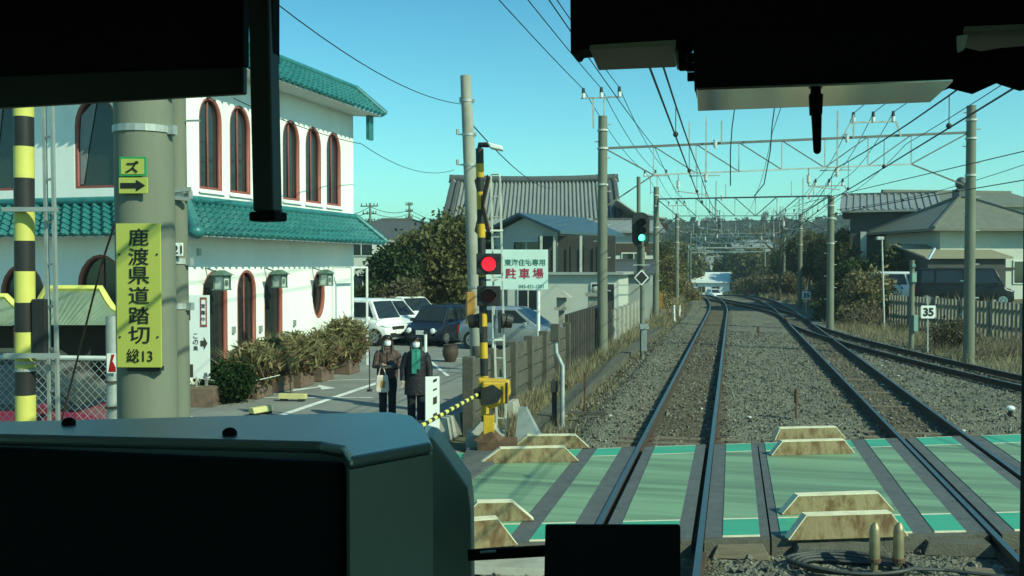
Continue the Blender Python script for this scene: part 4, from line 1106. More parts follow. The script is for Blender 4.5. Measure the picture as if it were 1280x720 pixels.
plank_wall('grey concrete block wall behind the green railway signal', -4.6, 37.2, 52, 1.15, 'concrete', 3)
# short props leaning against the wall foot near the machine
for i, (px, py, lb) in enumerate(((556, 548, 'pale concrete footing block nearest the white slotted panel'), (574, 540, 'pale concrete footing block between the white panel and the barrier machine'), (640, 524, 'pale concrete footing block right of the signal ladder'))):
    q = P(px, py, -.05); t = thing('wall_footing', lb, 'footing', q); k = MB(); k.hexa([q+Vector(v) for v in ((-.14,-.3,0),(.14,-.3,0),(.14,.3,0),(-.14,.3,0),(-.05,-.2,.36),(.07,-.2,.36),(.07,.25,.36),(-.05,.25,.36))]); k.build('footing_block', K['concrete'], t, bevel=.01)

# lineside posts on the gravel
q = P(703, 540, -.25); lp = thing('lineside_post', 'bent grey pipe post with a box on top at the left ballast edge', 'post', q)
dd_ = 3480/(540-332)
k = MB(); k.tube([q, q+Vector((0,0,1.25)), q+Vector((-.12,0,1.5)), q+Vector((-.14,0,1.75))], .045, 8); k.build('pipe', K['galv'], lp, smooth=True)
k = MB(); k.box(q+Vector((-.14, 0, 1.88)), (.16, .14, .34)); k.build('box', K['old_concrete'], lp, bevel=.012)
k = MB(); k.box(q+Vector((.0, 0, .04)), (.75, .4, .12)); k.build('base', K['old_concrete'], lp, bevel=.012)
k = MB(); k.box(q+Vector((-.17, .1, .45)), (.09, .09, .95)); k.box(q+Vector((-.17, .08, .85)), (.13, .12, .2)); k.build('stake', K['dark_picket'], lp)
q = P(731, 520, -.2); l2 = thing('lineside_post', 'thin rusty stake with a crossbar on the left ballast shoulder', 'post', q)
k = MB(); k.cyl(q, q+Vector((0,0,.85)), .018, n=6); k.box(q+Vector((0, 0, .75)), (.05, .05, .3)); k.build('stake', K['rust'], l2)
k = MB(); k.box(q+Vector((.05, 0, .06)), (.75, .1, .07), rz=.1); k.build('crossbar', K['old_concrete'], l2)
q = P(995, 525, -.18); l3 = thing('lineside_post', 'thin dark stake standing between the two main tracks', 'post', q)
k = MB(); k.cyl(q, q+Vector((0,0,.62)), .02, n=6); k.cyl(q+Vector((0, 0, .35)), q+Vector((0,0,.62)), .04, n=8); k.build('stake', K['rust'], l3)
q = P(948, 424, -.18); l4 = thing('lineside_post', 'small dark marker far ahead between the tracks', 'post', q)
k = MB(); k.cyl(q, q+Vector((0,0,.55)), .03, n=6); k.cyl(q+Vector((0, 0, .3)), q+Vector((0,0,.55)), .07, .05, n=8); k.build('stake', K['rust'], l4)

# ================================================================== GREEN RAILWAY SIGNAL
b = G(803, 31.5, -.2); sg = thing('railway_signal', 'tall railway colour light signal showing green, left of the track', 'railway signal', b)
k = MB(); k.cyl(b, b+Vector((0, 0, Z(300, 31.5)+.2)), .075, n=12); k.cyl(b+Vector((-.13, .15, 2.5)), b+Vector((-.15, .15, Z(213, 31.5))), .065, n=12); k.build_each('post', K['concrete_pole'], sg, smooth=True)
c = D(801, 287, 31.4); out = []
for i in range(24):
    a_ = 2*math.pi*i/24; out.append((.29*math.cos(a_), .27*math.sin(a_)+(.30 if math.sin(a_) >= 0 else -.30)))
k = MB(); k.ext([on(c, u, v, YAW, .0) for u, v in out], Vector((math.sin(YAW), -math.cos(YAW), 0))*-.06); hd = k.build('signal_backboard', K['black'], sg)
for v, m in ((.26, 'black'), (-.0, 'black'), (-.26, 'green_glow')):
    q = on(c, .02, v, YAW, 0); k = MB(); k.cyl(on(q, 0, 0, YAW, .004), on(q, 0, 0, YAW, .03), .105 if m == 'green_glow' else .09, n=16); k.build('lens', K[m], hd)
    k = MB(); k.tube([on(q, 0, .0, YAW, .005), on(q, 0, -.02, YAW, .24)], [.125, .125], 14, caps=False); k.build('hood', K['black'], hd)
k = MB(); q = D(802, 335, 31.4); k.beam(on(q, -.28, .1, YAW, .05), on(q, .25, .1, YAW, .05), .03); k.build('cross_bar', K['galv'], sg)
dm = D(802, 347, 31.35); t = thing('diamond_sign', 'black diamond marker with white edge below the green signal', 'sign', dm)
k = MB(); k.ext([on(dm, u, v, YAW, 0) for u, v in ((-.24,0),(0,-.26),(.24,0),(0,.26))], ff_*-.03); k.build('sign_panel', K['white_sign'], t)
k = MB(); k.ext([on(dm, u, v, YAW, .004) for u, v in ((-.195,0),(0,-.21),(.195,0),(0,.21))], ff_*.004); k.build('sign_face', K['black'], t)
k = MB(); k.box(D(805, 408, 31.3), (.28, .24, .16), rz=YAW); k.box(D(805, 425, 31.3), (.16, .16, .7)); k.build_each('relay_box', K['galv'], sg)
# small orange detector further on, white post
q = P(824, 399, -.2); t = thing('trackside_device', 'small orange and black lineside device on a stake beyond the green signal', 'trackside device', q)
k = MB(); k.cyl(q, q+Vector((0,0,1.5)), .04, n=8); k.build('stake', K['rust'], t)
k = MB(); k.cyl(q+Vector((0,-.1,1.35)), q+Vector((0, .1, 1.35)), .2, n=14); k.cyl(q+Vector((0,-.1,.85)), q+Vector((0, .1, .85)), .2, n=14); k.box(q+Vector((0, .02, 1.1)), (.3, .12, .8)); k.build('lamp_pair', K['orange'], t)
for px, py, hh_, lb_ in ((843, 402, .9, 'short white post beside the left track beyond the orange device'), (849, 396, .7, 'short leaning white post at the grass edge far on the left')):
    q = P(px, py, -.2); t = thing('marker_post', lb_, 'post', q); k = MB(); k.cyl(q, q+Vector((random.uniform(-.05,.05),0,hh_)), .06, n=8); k.build('post', K['white_sign'], t)
    k = MB(); k.cyl(q+Vector((0,0,.0)), q+Vector((0,0,.06)), .1, n=8); k.build('post_base', K['concrete'], t)

# ================================================================== PARKING SIGN
c = D(643, 337, 25.5); w_, h_ = 84/F*25.5, 50/F*25.5; py_ = R(14)
ps = thing('parking_sign', 'large pale mint parking sign with green and dark red lettering on two white posts', 'sign', G(643, 25.5))
ps.location.z = -.06; K0 = K
k = MB(); k.box(c, (w_, .05, h_), rz=py_); k.build('sign_panel', K['mint_sign'], ps, bevel=.006)
k = MB()
for u in (-.56, .64): q = on(c, u, 0, py_, -.04); k.cyl(Vector((q.x, q.y, -.06)), Vector((q.x, q.y, c.z+h_*.45)), .045, n=10); 
k.build_each('post', K['white_sign'], ps)
s_ = 25.5/F
text_mesh('lettering', '東海住宅専用', on(c, (656-643)*s_, (337-328)*s_, py_, .027), 8.5*s_, K['green_ink'], ps, py_, maxw=54*s_, bold=.02)
for i, ch in enumerate('駐車場'): text_mesh('lettering', ch, on(c, (638.5+17*i-643)*s_, (337-342)*s_, py_, .027), 13.5*s_, K['red_ink'], ps, py_, bold=.02)
text_mesh('lettering', '043-421-1331', on(c, (664-643)*s_, (337-358)*s_, py_, .027), 4.6*s_, K['green_ink'], ps, py_, maxw=31*s_, bold=.01)
# ================================================================== CARS
def car(name, label, L_, Wd, H, style, m, loc, yaw, group):
    """Local frame: front at -Y, origin on the ground under the middle."""
    t = thing(name, label, 'car', loc, yaw, group)
    h2, w2 = L_/2, Wd/2; belt = H*(.60 if style != 'van' else .56); gc = .17
    hood = {'van': .10, 'kei': .17, 'suv': .24, 'sedan': .28}[style]*L_
    nose = belt*(.80 if style != 'van' else .86)
    st = [(-h2, .82, .34, nose*.72), (-h2+.06, .90, gc+.08, nose*.92), (-h2+.35, .99, gc, nose), (-h2+hood, 1, gc, belt*.98), (-h2+hood+.3, 1, gc, belt), (0, 1, gc, belt), (h2-.5, 1, gc, belt*1.01), (h2-.12, .95, gc+.03, belt*1.0), (h2, .86, .32, belt*.93)]
    k = MB(); rings = []
    for y, ws, zb, ztp in st:
        w_ = w2*ws; rings.append([Vector(p) for p in ((-w_*.86, y, zb), (w_*.86, y, zb), (w_*.98, y, zb+.12), (w_, y, (zb+ztp)/2), (w_*.985, y, ztp-.10), (w_*.90, y, ztp), (-w_*.90, y, ztp), (-w_*.985, y, ztp-.10), (-w_, y, (zb+ztp)/2), (-w_*.98, y, zb+.12))])
    k.loft(rings)
    wsr = {'van': .42, 'kei': .55, 'suv': .85, 'sedan': .85}[style]; rear = {'van': .10, 'kei': .28, 'suv': .55, 'sedan': .75}[style]
    y0, y1 = -h2+hood-.02, h2-.06; r0, r1 = y0+wsr, y1-rear
    bw, tw = w2*.90, w2*.74
    b0 = belt-.02
    lo = [Vector((-bw, y0, b0)), Vector((bw, y0, b0)), Vector((bw, y1, b0)), Vector((-bw, y1, b0))]
    hi = [Vector((-tw, r0, H-.04)), Vector((tw, r0, H-.04)), Vector((tw, r1, H-.04)), Vector((-tw, r1, H-.04))]
    rf = [Vector((-tw*.8, r0+.18, H)), Vector((tw*.8, r0+.18, H)), Vector((tw*.8, r1-.15, H)), Vector((-tw*.8, r1-.15, H))]
    k2 = MB(); k2.loft([lo, hi, rf])
    cb = k2.build('cabin', K['carblack' if m == 'carmaroon' else m], t, local=True, bevel=.03); cb.data.polygons.foreach_set('use_smooth', [True]*len(cb.data.polygons))
    body = k.build('body', K[m], t, local=True, bevel=.035); body.data.polygons.foreach_set('use_smooth', [True]*len(body.data.polygons))
    def pane(nm, a, b, c, d, u0, u1, v0, v1, off):
        q = lambda u, v: (a.lerp(b, u)).lerp(d.lerp(c, u), v)
        pts = [q(u0, v0), q(u1, v0), q(u1, v1), q(u0, v1)]
        nn = (pts[1]-pts[0]).cross(pts[3]-pts[0]).normalized()
        mid = sum(pts, Vector())/4
        if nn.dot(mid-Vector((0, 0, H*.5))) < 0: nn = -nn
        kk = MB(); kk.ext([p+nn*.004 for p in pts], nn*.010); return kk.build(nm, K['darkglass'], t, local=True)
    pane('windshield', lo[0], lo[1], hi[1], hi[0], .05, .95, .08, .93, .006)
    pane('rear_window', lo[3], lo[2], hi[2], hi[3], .08, .92, .15, .9, .006)
    for s in (0, 1):
        a, b_, c_, d_ = (lo[1], lo[2], hi[2], hi[1]) if s else (lo[0], lo[3], hi[3], hi[0])
        cuts_ = ((.05, .42), (.45, .76), (.79, .94)) if style in ('van', 'suv') else ((.06, .48), (.52, .9))
        for u0, u1 in cuts_: pane('side_window', a, b_, c_, d_, u0, u1, .14, .88, .006)
    wr = .29 if style == 'kei' else .33
    for sy in (-h2+.62*(1 if style != 'van' else .8), h2-.60):
        for s in (-1, 1):
            w_ = MB(); w_.cyl((s*(w2-.19), sy, wr), (s*(w2+.012), sy, wr), wr, n=22); wo_ = w_.build('wheel', K['tyre'], t, local=True, bevel=.015)
            w_ = MB(); w_.cyl((s*(w2+.0), sy, wr), (s*(w2+.022), sy, wr), wr*.64, n=18)
            w_.build('rim', K['chrome'], wo_, local=True)
            w_ = MB()
            for q in range(5):
                a_ = q*2*math.pi/5; w_.box((s*(w2+.024), sy+math.cos(a_)*wr*.34, wr+math.sin(a_)*wr*.34), (.006, wr*.16, wr*.16))
            w_.build('rim_opening', K['tyre'], wo_, local=True)
    for s in (-1, 1):
        kk = MB()
        if style == 'kei':
            kk.ell((s*w2*.66, -h2+.06, nose*.80), (.12, .09, .12), 14, 9)
        else: kk.ext([Vector((s*w2*u, y, nose*v)) for u, y, v in ((.45, -h2-.005, .80), (.86, -h2+.02, .86), (.93, -h2+.18, .93), (.55, -h2+.03, .93))], (0, .05, 0))
        kk.build('headlight', K['headlamp'], t, local=True)
        kk = MB(); kk.box((s*w2*.84, h2-.02, belt*.78), (.14, .06, .28)); kk.build('taillight', K['taillamp'], t, local=True)
        kk = MB(); kk.box((s*(w2+.08), y0+.35, belt+.05), (.2, .10, .13)); kk.build('side_mirror', K[m], t, local=True, bevel=.02)
    kk = MB(); kk.box((0, -h2+.0, nose*.80), (Wd*(.42 if style != 'kei' else .3), .05, .12)); kk.box((0, -h2+.012, .40), (Wd*.6, .06, .16)); kk.build('grille', K['black'], t, local=True, bevel=.01)
    kk = MB(); kk.box((0, -h2-.02, .52), (.33, .02, .16)); kk.build('number_plate', K['white_sign'], t, local=True)
    return t
gz = -.055
GP = 'cars in the parking lot'
car('parked_car', 'dark navy small car with round headlights, facing the camera in the parking lot', 3.45, 1.5, 1.47, 'kei', 'carnavy', G(553, 36.5, gz), R(-24)+YAW, GP)
car('parked_car', 'white sport utility car with black grille, between the white hatchback and the navy car', 4.25, 1.78, 1.62, 'suv', 'carwhite', G(482, 38.5, gz), R(38)+YAW, GP)
car('parked_car', 'white car nearest the restaurant corner, partly behind the tall plant', 3.9, 1.62, 1.72, 'van', 'carwhite', G(446, 36.5, gz), R(60)+YAW, GP)
car('parked_car', 'pale car parked behind the white sport utility car, only roof and windshield showing', 4.4, 1.7, 1.58, 'suv', 'carwhite', G(512, 43, gz), R(40)+YAW, GP)
car('parked_car', 'silver car behind the plank wall under the parking sign', 4.2, 1.7, 1.5, 'sedan', 'carsilver', G(650, 34, gz), R(66)+YAW, GP)
car('parked_car', 'maroon car waiting behind the chain-link fence at the left picture edge', 4.3, 1.75, 1.75, 'suv', 'carmaroon', G(24, 13.2, -.03), R(90)+YAW, 'cars near the crossing')
car('parked_van', 'black van parked on the bank behind the right pole and concrete fence', 4.6, 1.8, 1.95, 'van', 'carblack', G(1204, 49.5, float(tz(12, 54))), R(66)+YAW, GP)
car('parked_car', 'white car mostly hidden behind the black van on the right bank', 3.9, 1.7, 1.75, 'van', 'carwhite', G(1136, 51.5, .83), R(62)+YAW, GP)
car('distant_car', 'tiny pale car in the valley far ahead under the gantries', 4.2, 1.7, 1.6, 'suv', 'carwhite', G(893, 150, float(zt(150))-.3), R(20), 'cars in the far valley')

# ================================================================== PEOPLE
def skin_body(name, joints, edges, m, parent, subd=1):
    """joints: name -> (pos, radius). One continuous skinned surface."""
    me = bpy.data.meshes.new('tmp'); ks = list(joints); idx = {n: i for i, n in enumerate(ks)}
    me.from_pydata([joints[n][0] for n in ks], [(idx[a], idx[b]) for a, b in edges], [])
    ob = bpy.data.objects.new('tmp', me); COL.objects.link(ob)
    sk = ob.modifiers.new('s', 'SKIN'); sd = ob.modifiers.new('d', 'SUBSURF'); sd.levels = sd.render_levels = subd
    for i, n in enumerate(ks):
        r = joints[n][1]; v = me.skin_vertices[0].data[i]; v.radius = r if isinstance(r, tuple) else (r, r); v.use_root = (i == 0)
    bpy.context.view_layer.update()
    out = bpy.data.meshes.new_from_object(ob.evaluated_get(bpy.context.evaluated_depsgraph_get()))
    bpy.data.objects.remove(ob); bpy.data.meshes.remove(me)
    out.materials.clear(); out.materials.append(m); out.polygons.foreach_set('use_smooth', [True]*len(out.polygons))
    for p in out.polygons: p.material_index = 0
    o = bpy.data.objects.new(name, out); COL.objects.link(o); o.parent = parent; return o
def ering(c, rx, ry, n=16): return [Vector((c[0]+rx*math.cos(2*math.pi*i/n), c[1]+ry*math.sin(2*math.pi*i/n), c[2])) for i in range(n)]
def person(label, loc, yaw, H, arms, coat, coat_len, look='plain'):
    s = H/1.6; t = thing('person', label, 'person', loc, yaw)
    J = {'pelvis': ((0,0,.86*s), (.13*s,.10*s)), 'waist': ((0,0,1.0*s), (.115*s,.085*s)), 'chest': ((0,.01,1.2*s), (.135*s,.095*s)), 'neckbase': ((0,.015,1.335*s), .055*s), 'neck': ((0,0,1.39*s), .045*s),
         'jaw': ((0,-.012,1.455*s), (.066*s,.075*s)), 'head': ((0,0,1.52*s), (.077*s,.09*s)), 'crown': ((0,.005,1.575*s), (.058*s,.068*s))}
    E = [('pelvis','waist'),('waist','chest'),('chest','neckbase'),('neckbase','neck'),('neck','jaw'),('jaw','head'),('head','crown')]
    for sd, n in ((1, 'l'), (-1, 'r')):
        J['hip'+n] = ((sd*.085*s, 0, .80*s), .085*s); J['knee'+n] = ((sd*.085*s, -.015, .45*s), .058*s); J['ankle'+n] = ((sd*.085*s, .01, .09*s), .038*s); J['toe'+n] = ((sd*.10*s, -.13, .04*s), .03*s)
        E += [('pelvis','hip'+n),('hip'+n,'knee'+n),('knee'+n,'ankle'+n),('ankle'+n,'toe'+n)]
        sh, el, wr, pa = [Vector(q)*s for q in arms[n]]
        J['sh'+n] = (tuple(sh), .062*s); J['el'+n] = (tuple(el), .043*s); J['wr'+n] = (tuple(wr), .028*s); J['pa'+n] = (tuple(pa), (.036*s, .018*s))
        E += [('chest','sh'+n),('sh'+n,'el'+n),('el'+n,'wr'+n),('wr'+n,'pa'+n)]
    body = skin_body('body', J, E, K['skin'], t)
    # hands: five separate bent fingers each, rooted in the palm
    for sd, n in ((1, 'l'), (-1, 'r')):
        wr, pa = Vector(J['wr'+n][0]), Vector(J['pa'+n][0]); ax_ = (pa-wr).normalized()
        side = ax_.cross(Vector((0, 0, 1)) if abs(ax_.z) < .8 else Vector((1, 0, 0))).normalized(); curl = ax_.cross(side).normalized()
        if curl.z > 0 and abs(ax_.z) < .8: curl = -curl
        k = MB()
        for i, (u, ln) in enumerate(((-.027, .066), (-.009, .076), (.009, .072), (.026, .056))):
            p = pa+side*u*s; k.tube([p, p+ax_*ln*.45*s, p+ax_*ln*.8*s+curl*.014*s, p+ax_*ln*.95*s+curl*.035*s], [.0095*s, .009*s, .008*s, .006*s], 6)
        p = pa+side*-.03*s-ax_*.03*s; k.tube([p, p+side*-.022*s+ax_*.022*s+curl*.008*s, p+side*-.028*s+ax_*.05*s+curl*.02*s], [.012*s, .010*s, .008*s], 6)
        k.build('hand', K['skin'], t, smooth=True, local=True)
    k = MB(); k.ell((0, -.088*s, 1.50*s), (.014*s, .02*s, .026*s), 8, 6)
    for sd in (-1, 1): k.ell((sd*.083*s, .005, 1.505*s), (.012*s, .025*s, .032*s), 8, 6)
    k.build('nose_and_ears', K['skin'], t, local=True, smooth=True)
    k = MB()
    for sd in (-1, 1): k.ell((sd*.032*s, -.083*s, 1.530*s), (.015*s, .009*s, .008*s), 8, 6)
    for sd in (-1, 1): k.box((sd*.032*s, -.088*s, 1.552*s), (.034*s, .008*s, .006*s))
    k.build('eyes_and_brows', K['hair'], t, local=True)
    k = MB()                                  # mask wraps the lower face
    for z_a, z_b in ((1.42, 1.462), (1.462, 1.508)):
        ra, rb = [], []
        for i in range(9):
            a_ = R(-70+140*i/8); ra.append(i)
        pa_ = [Vector((math.sin(R(-68+136*i/8))*(.078 if z_a > 1.45 else .070)*s, -.012*s-math.cos(R(-68+136*i/8))*(.092 if z_a > 1.45 else .082)*s, z_a*s)) for i in range(9)]
        pb_ = [Vector((math.sin(R(-68+136*i/8))*.080*s, -.010*s-math.cos(R(-68+136*i/8))*(.100 if i == 4 else .094)*s, z_b*s)) for i in range(9)]
        for i in range(8): k.ext([pa_[i], pa_[i+1], pb_[i+1], pb_[i]], (0, -.004*s, 0))
    k.build('face_mask', K['mask'], t, local=True)
    k = MB(); n = 16; rings = []              # hair: cap with a fringe and long sides
    for z_, rx, ry, oy, front in ((1.615, .04, .05, .008, 1), (1.60, .075, .085, .008, 1), (1.58, .092, .105, .010, 1), (1.560, .097, .110, .012, .95), (1.556, .098, .110, .014, 0), (1.50, .100, .112, .02, 0), (1.44, .098, .105, .028, 0), (1.37, .098, .10, .035, 0), (1.31, .09, .085, .045, 0)):
        ring = []
        for i in range(n):
            a_ = 2*math.pi*i/n; x, y = rx*math.cos(a_), ry*math.sin(a_)
            if front == 0 and y < -.03: y = -.03+(y+.03)*.06; 
            ring.append(Vector((x*s, (y+oy)*s, z_*s)))
        rings.append(ring)
    k.loft(rings)
    for sd in (-1, 1): k.tube([(sd*.055*s, -.075*s, 1.585*s), (sd*.088*s, -.055*s, 1.53*s), (sd*.092*s, -.05*s, 1.45*s), (sd*.085*s, -.085*s, 1.36*s), (sd*.075*s, -.125*s, 1.27*s)], [.016*s, .024*s, .027*s, .026*s, .012*s], 8)
    k.build('hair', K['hair'], t, local=True, smooth=True)
    # trousers and shoes
    k = MB()
    for sd in (-1, 1): k.tube([(sd*.085*s, 0, .84*s), (sd*.088*s, -.01, .62*s), (sd*.086*s, -.014, .45*s), (sd*.086*s, .01, .10*s)], [.105*s, .092*s, .076*s, .072*s], 12)
    k.loft([ering((0,0,z_*s), rx*s, ry*s) for z_, rx, ry in ((.78,.165,.125),(.88,.17,.13),(.98,.15,.115))]); k.build('trousers', K['trousers'], t, local=True, smooth=True)
    for sd in (-1, 1):
        k = MB(); k.loft([[Vector((sd*.095*s+x*w_, y*s, z_)) for x, z_ in ((-.045,0),(.045,0),(.048,.04),(.03,h_),(-.03,h_),(-.048,.04))] for y, w_, h_ in ((.07,.8,.10),(.0,.95,.10),(-.09,1.05,.065),(-.17,.8,.045))]); k.build('shoe', K['black'], t, local=True, smooth=True)
    # coat: body shell and two sleeves
    k = MB(); prof = {'long': ((.56,.215,.16),(.70,.21,.155),(.86,.20,.15),(1.0,.185,.14),(1.16,.195,.142),(1.27,.195,.135),(1.33,.15,.115),(1.375,.085,.085)), 'short': ((.80,.195,.148),(.86,.205,.155),(1.0,.20,.15),(1.16,.20,.148),(1.27,.195,.138),(1.33,.15,.115),(1.375,.08,.082))}[coat_len]
    k.loft([ering((0, .005, z_*s), rx*s, ry*s, 20) for z_, rx, ry in prof]); k.build('coat', K[coat], t, local=True, smooth=True)
    for n in 'lr':
        sh, el, wr, pa = [Vector(q)*s for q in arms[n]]
        k = MB(); k.tube([sh+Vector((-.03 if sh.x > 0 else .03, 0, .01))*s, sh.lerp(el, .2), el, el.lerp(wr, .5), wr], [.085*s, .082*s, .068*s, .058*s, .050*s], 12); k.build('sleeve', K[coat], t, local=True, smooth=True)
    k = MB(); k.tube([(.09*s*math.cos(a_), .01+.085*s*math.sin(a_), (1.375+.012*math.sin(a_))*s) for a_ in np.linspace(0, 2*math.pi, 17)], .030*s, 8, caps=False); k.build('collar', K[coat if look != 'scarf' else 'scarf'], t, local=True, smooth=True)
    if look == 'scarf':
        k = MB()
        for dx, ln, dz in ((-.03, .42, 0), (.035, .34, .01)):
            k.loft([[Vector(((dx+x)*s, (-y0_+yy)*s, z_*s)) for x, yy in ((-.045, 0), (.045, 0), (.045, -.02), (-.045, -.02))] for z_, y0_ in ((1.375, .10), (1.30, .142), (1.2, .158), (1.375-ln, .165))])
        k.build('scarf', K['scarf'], t, local=True, smooth=False)
    if look == 'zip':
        k = MB(); k.box((0, -.15*s, 1.06*s), (.012, .008, .5*s)); k.build('zip', K['black'], t, local=True)
    return t
arms_fold = {'l': ((.165,.01,1.27), (.235,-.04,1.03), (.06,-.215,1.035), (-.02,-.225,1.03)), 'r': ((-.165,.01,1.27), (-.225,-.06,1.02), (-.10,-.215,1.06), (-.075,-.262,1.075))}
arms_down = {'l': ((.165,.01,1.27), (.235,.02,1.03), (.245,-.05,.82), (.24,-.075,.755)), 'r': ((-.165,.01,1.27), (-.235,.02,1.03), (-.245,-.05,.82), (-.24,-.075,.755))}
g1 = G(484, 18.2, -.03); g2 = G(520, 17.6, -.03)
person('woman in a brown checked jacket and white mask, arms folded, at the roadside', g1, YAW+R(8), 1.60, arms_fold, 'tweed', 'short', 'zip')
person('woman in a long dark coat with a green scarf and white mask, at the roadside', g2, YAW+R(4), 1.62, arms_down, 'coat', 'long', 'scarf')
def lw(q): 
    a_ = YAW+R(8); return Vector((g1.x+q[0]*math.cos(a_)-q[1]*math.sin(a_), g1.y+q[0]*math.sin(a_)+q[1]*math.cos(a_), g1.z+q[2]))
bg_ = thing('tote_bag', 'cream tote bag hanging from the folded arm of the woman in the checked jacket', 'bag', lw((-.10, -.27, .62)))
k = MB(); a_ = YAW+R(8)
k.loft([[lw((-.10+x*f, -.27+y, z_)) for x, y in ((-.12,-.05),(.12,-.05),(.12,.05),(-.12,.05))] for z_, f in ((.56,.9),(.60,1.05),(.74,1.0),(.88,.88))]); k.build('bag_body', K['bag'], bg_, bevel=.02)
k = MB()
for y in (-.04, .04): k.tube([lw((-.17,-.27+y,.87)), lw((-.14,-.25+y*.6,1.0)), lw((-.105,-.225+y*.4,1.055)), lw((-.07,-.25+y*.6,1.0)), lw((-.03,-.27+y,.87))], .010, 6)
k.build('bag_handle', K['bag'], bg_)
k = MB(); k.ext([lw((-.10+u, -.324, .72+v)) for u, v in ((-.04,-.06),(.05,-.07),(.06,.05),(-.02,.07))], Vector((0, -.003, 0))); k.build('bag_print', K['orange'], bg_)

# ================================================================== HOUSES
def house(name, label, c, yaw, w, d, h, m, roof, rm, rise, over=.5, wins=(), cat='house', ridge='x', trims=(), group=None, ribs=0.0, z0=None):
    """c = middle of the front foot; front looks along local -Y."""
    t = thing(name, label, cat, c, yaw, group)
    k = MB(); k.box((0, d/2, h/2-.4), (w, d, h+.8)); wall = k.build('wall', K[m], t, local=True)
    k = MB(); x0, x1, y0, y1 = -w/2-over, w/2+over, -over, d+over
    if roof == 'gable':
        if ridge == 'x':
            for s in (0, 1):
                ye = y0 if s == 0 else y1
                a, b, c2_, d2 = Vector((x0, ye, h-.12)), Vector((x1, ye, h-.12)), Vector((x1, d/2, h+rise)), Vector((x0, d/2, h+rise))
                k.ext([a, b, c2_, d2], (0, 0, .13))
                if ribs:
                    n = int((x1-x0)/ribs)
                    for i in range(n+1):
                        f = i/n; k.beam(a.lerp(b, f)+Vector((0, 0, .15)), d2.lerp(c2_, f)+Vector((0, 0, .15)), ribs*.38, .10)
            for x in (-w/2+.002, w/2-.122): g = MB(); g.ext([Vector((x, 0.002, h-.05)), Vector((x, d-.002, h-.05)), Vector((x, d/2, h+rise-.1))], (.12, 0, 0)); g.build('gable', K[m], t, local=True)
        else:
            for s in (0, 1):
                xe = x0 if s == 0 else x1
                k.ext([Vector((xe, y0, h-.12)), Vector((xe, y1, h-.12)), Vector((0, y1, h+rise)), Vector((0, y0, h+rise))], (0, 0, .13))
            for y in (.002, d-.122): g = MB(); g.ext([Vector((-w/2+.002, y, h-.05)), Vector((w/2-.002, y, h-.05)), Vector((0, y, h+rise-.1))], (0, .12, 0)); g.build('gable', K[m], t, local=True)
    elif roof == 'hip':
        rl = max(0, (w-d)/2)
        lo = [Vector((x0, y0, h-.1)), Vector((x1, y0, h-.1)), Vector((x1, y1, h-.1)), Vector((x0, y1, h-.1))]
        r0_, r1_ = Vector((-rl, d/2, h+rise)), Vector((rl, d/2, h+rise))
        b = len(k.v); k.v += [tuple(p) for p in lo+[r0_, r1_]+[p-Vector((0, 0, .14)) for p in lo]]
        for f in ((0,1,5,4), (1,2,5), (2,3,4,5), (3,0,4), (6,7,1,0), (7,8,2,1), (8,9,3,2), (9,6,0,3), (9,8,7,6)): k.f.append([b+i for i in f]); k.mi.append(0)
    elif roof == 'flat':
        k.box((0, d/2, h+.06), (w+over, d+over, .12))
    elif roof == 'shed':
        k.ext([Vector((x0, y0, h-.1)), Vector((x1, y0, h-.1)), Vector((x1, y1, h+rise)), Vector((x0, y1, h+rise))], (0, 0, .1))
        g = MB(); g.ext([Vector((-w/2, .2, h)), Vector((-w/2, d, h)), Vector((-w/2, d, h+rise-.1))], (w, 0, 0)); g.build('gable', K[m], t, local=True)
    rf = k.build('roof', K[rm], t, local=True)
    k = MB()
    if roof == 'gable' and ridge == 'x': k.box((0, d/2, h+rise+.14), (x1-x0+.05, .3, .2)); k.build('ridge', K['kawara_dark'] if 'kaw' in rm else K[rm], rf, local=True)
    if roof == 'hip':
        for p in lo: k.beam(p+Vector((0,0,.04)), (r0_ if p.x < 0 else r1_)+Vector((0,0,.05)), .16, .12)
        k.beam(r0_+Vector((0,0,.06)), r1_+Vector((.01,0,.06)), .2, .16); k.build('ridge', K[rm], rf, local=True)
    for face, u, z_, ww, wh in wins:
        k = MB(); g = MB(); fr = .07
        if face == 'f':
            k.box((u, -.03, z_+wh/2), (ww+2*fr, .08, wh+2*fr)); g.box((u, -.06, z_+wh/2), (ww, .05, wh)); g2 = ((u, -.075, z_+wh/2), (.05, .05, wh))
        else:
            s = 1 if face == 'r' else -1; k.box((s*(w/2+.03), u, z_+wh/2), (.08, ww+2*fr, wh+2*fr)); g.box((s*(w/2+.06), u, z_+wh/2), (.05, ww, wh)); g2 = ((s*(w/2+.075), u, z_+wh/2), (.05, .05, wh))
        o = k.build('window', K['pale_steel'], t, local=True); g.build('pane', K['darkglass'], o, local=True)
        k = MB(); k.box(*g2); k.build('window_bar', K['pale_steel'], o, local=True)
    for nm, cc, ss, mm in trims:
        k = MB(); k.box(cc, ss); k.build(nm, K[mm], t, local=True)
    return t
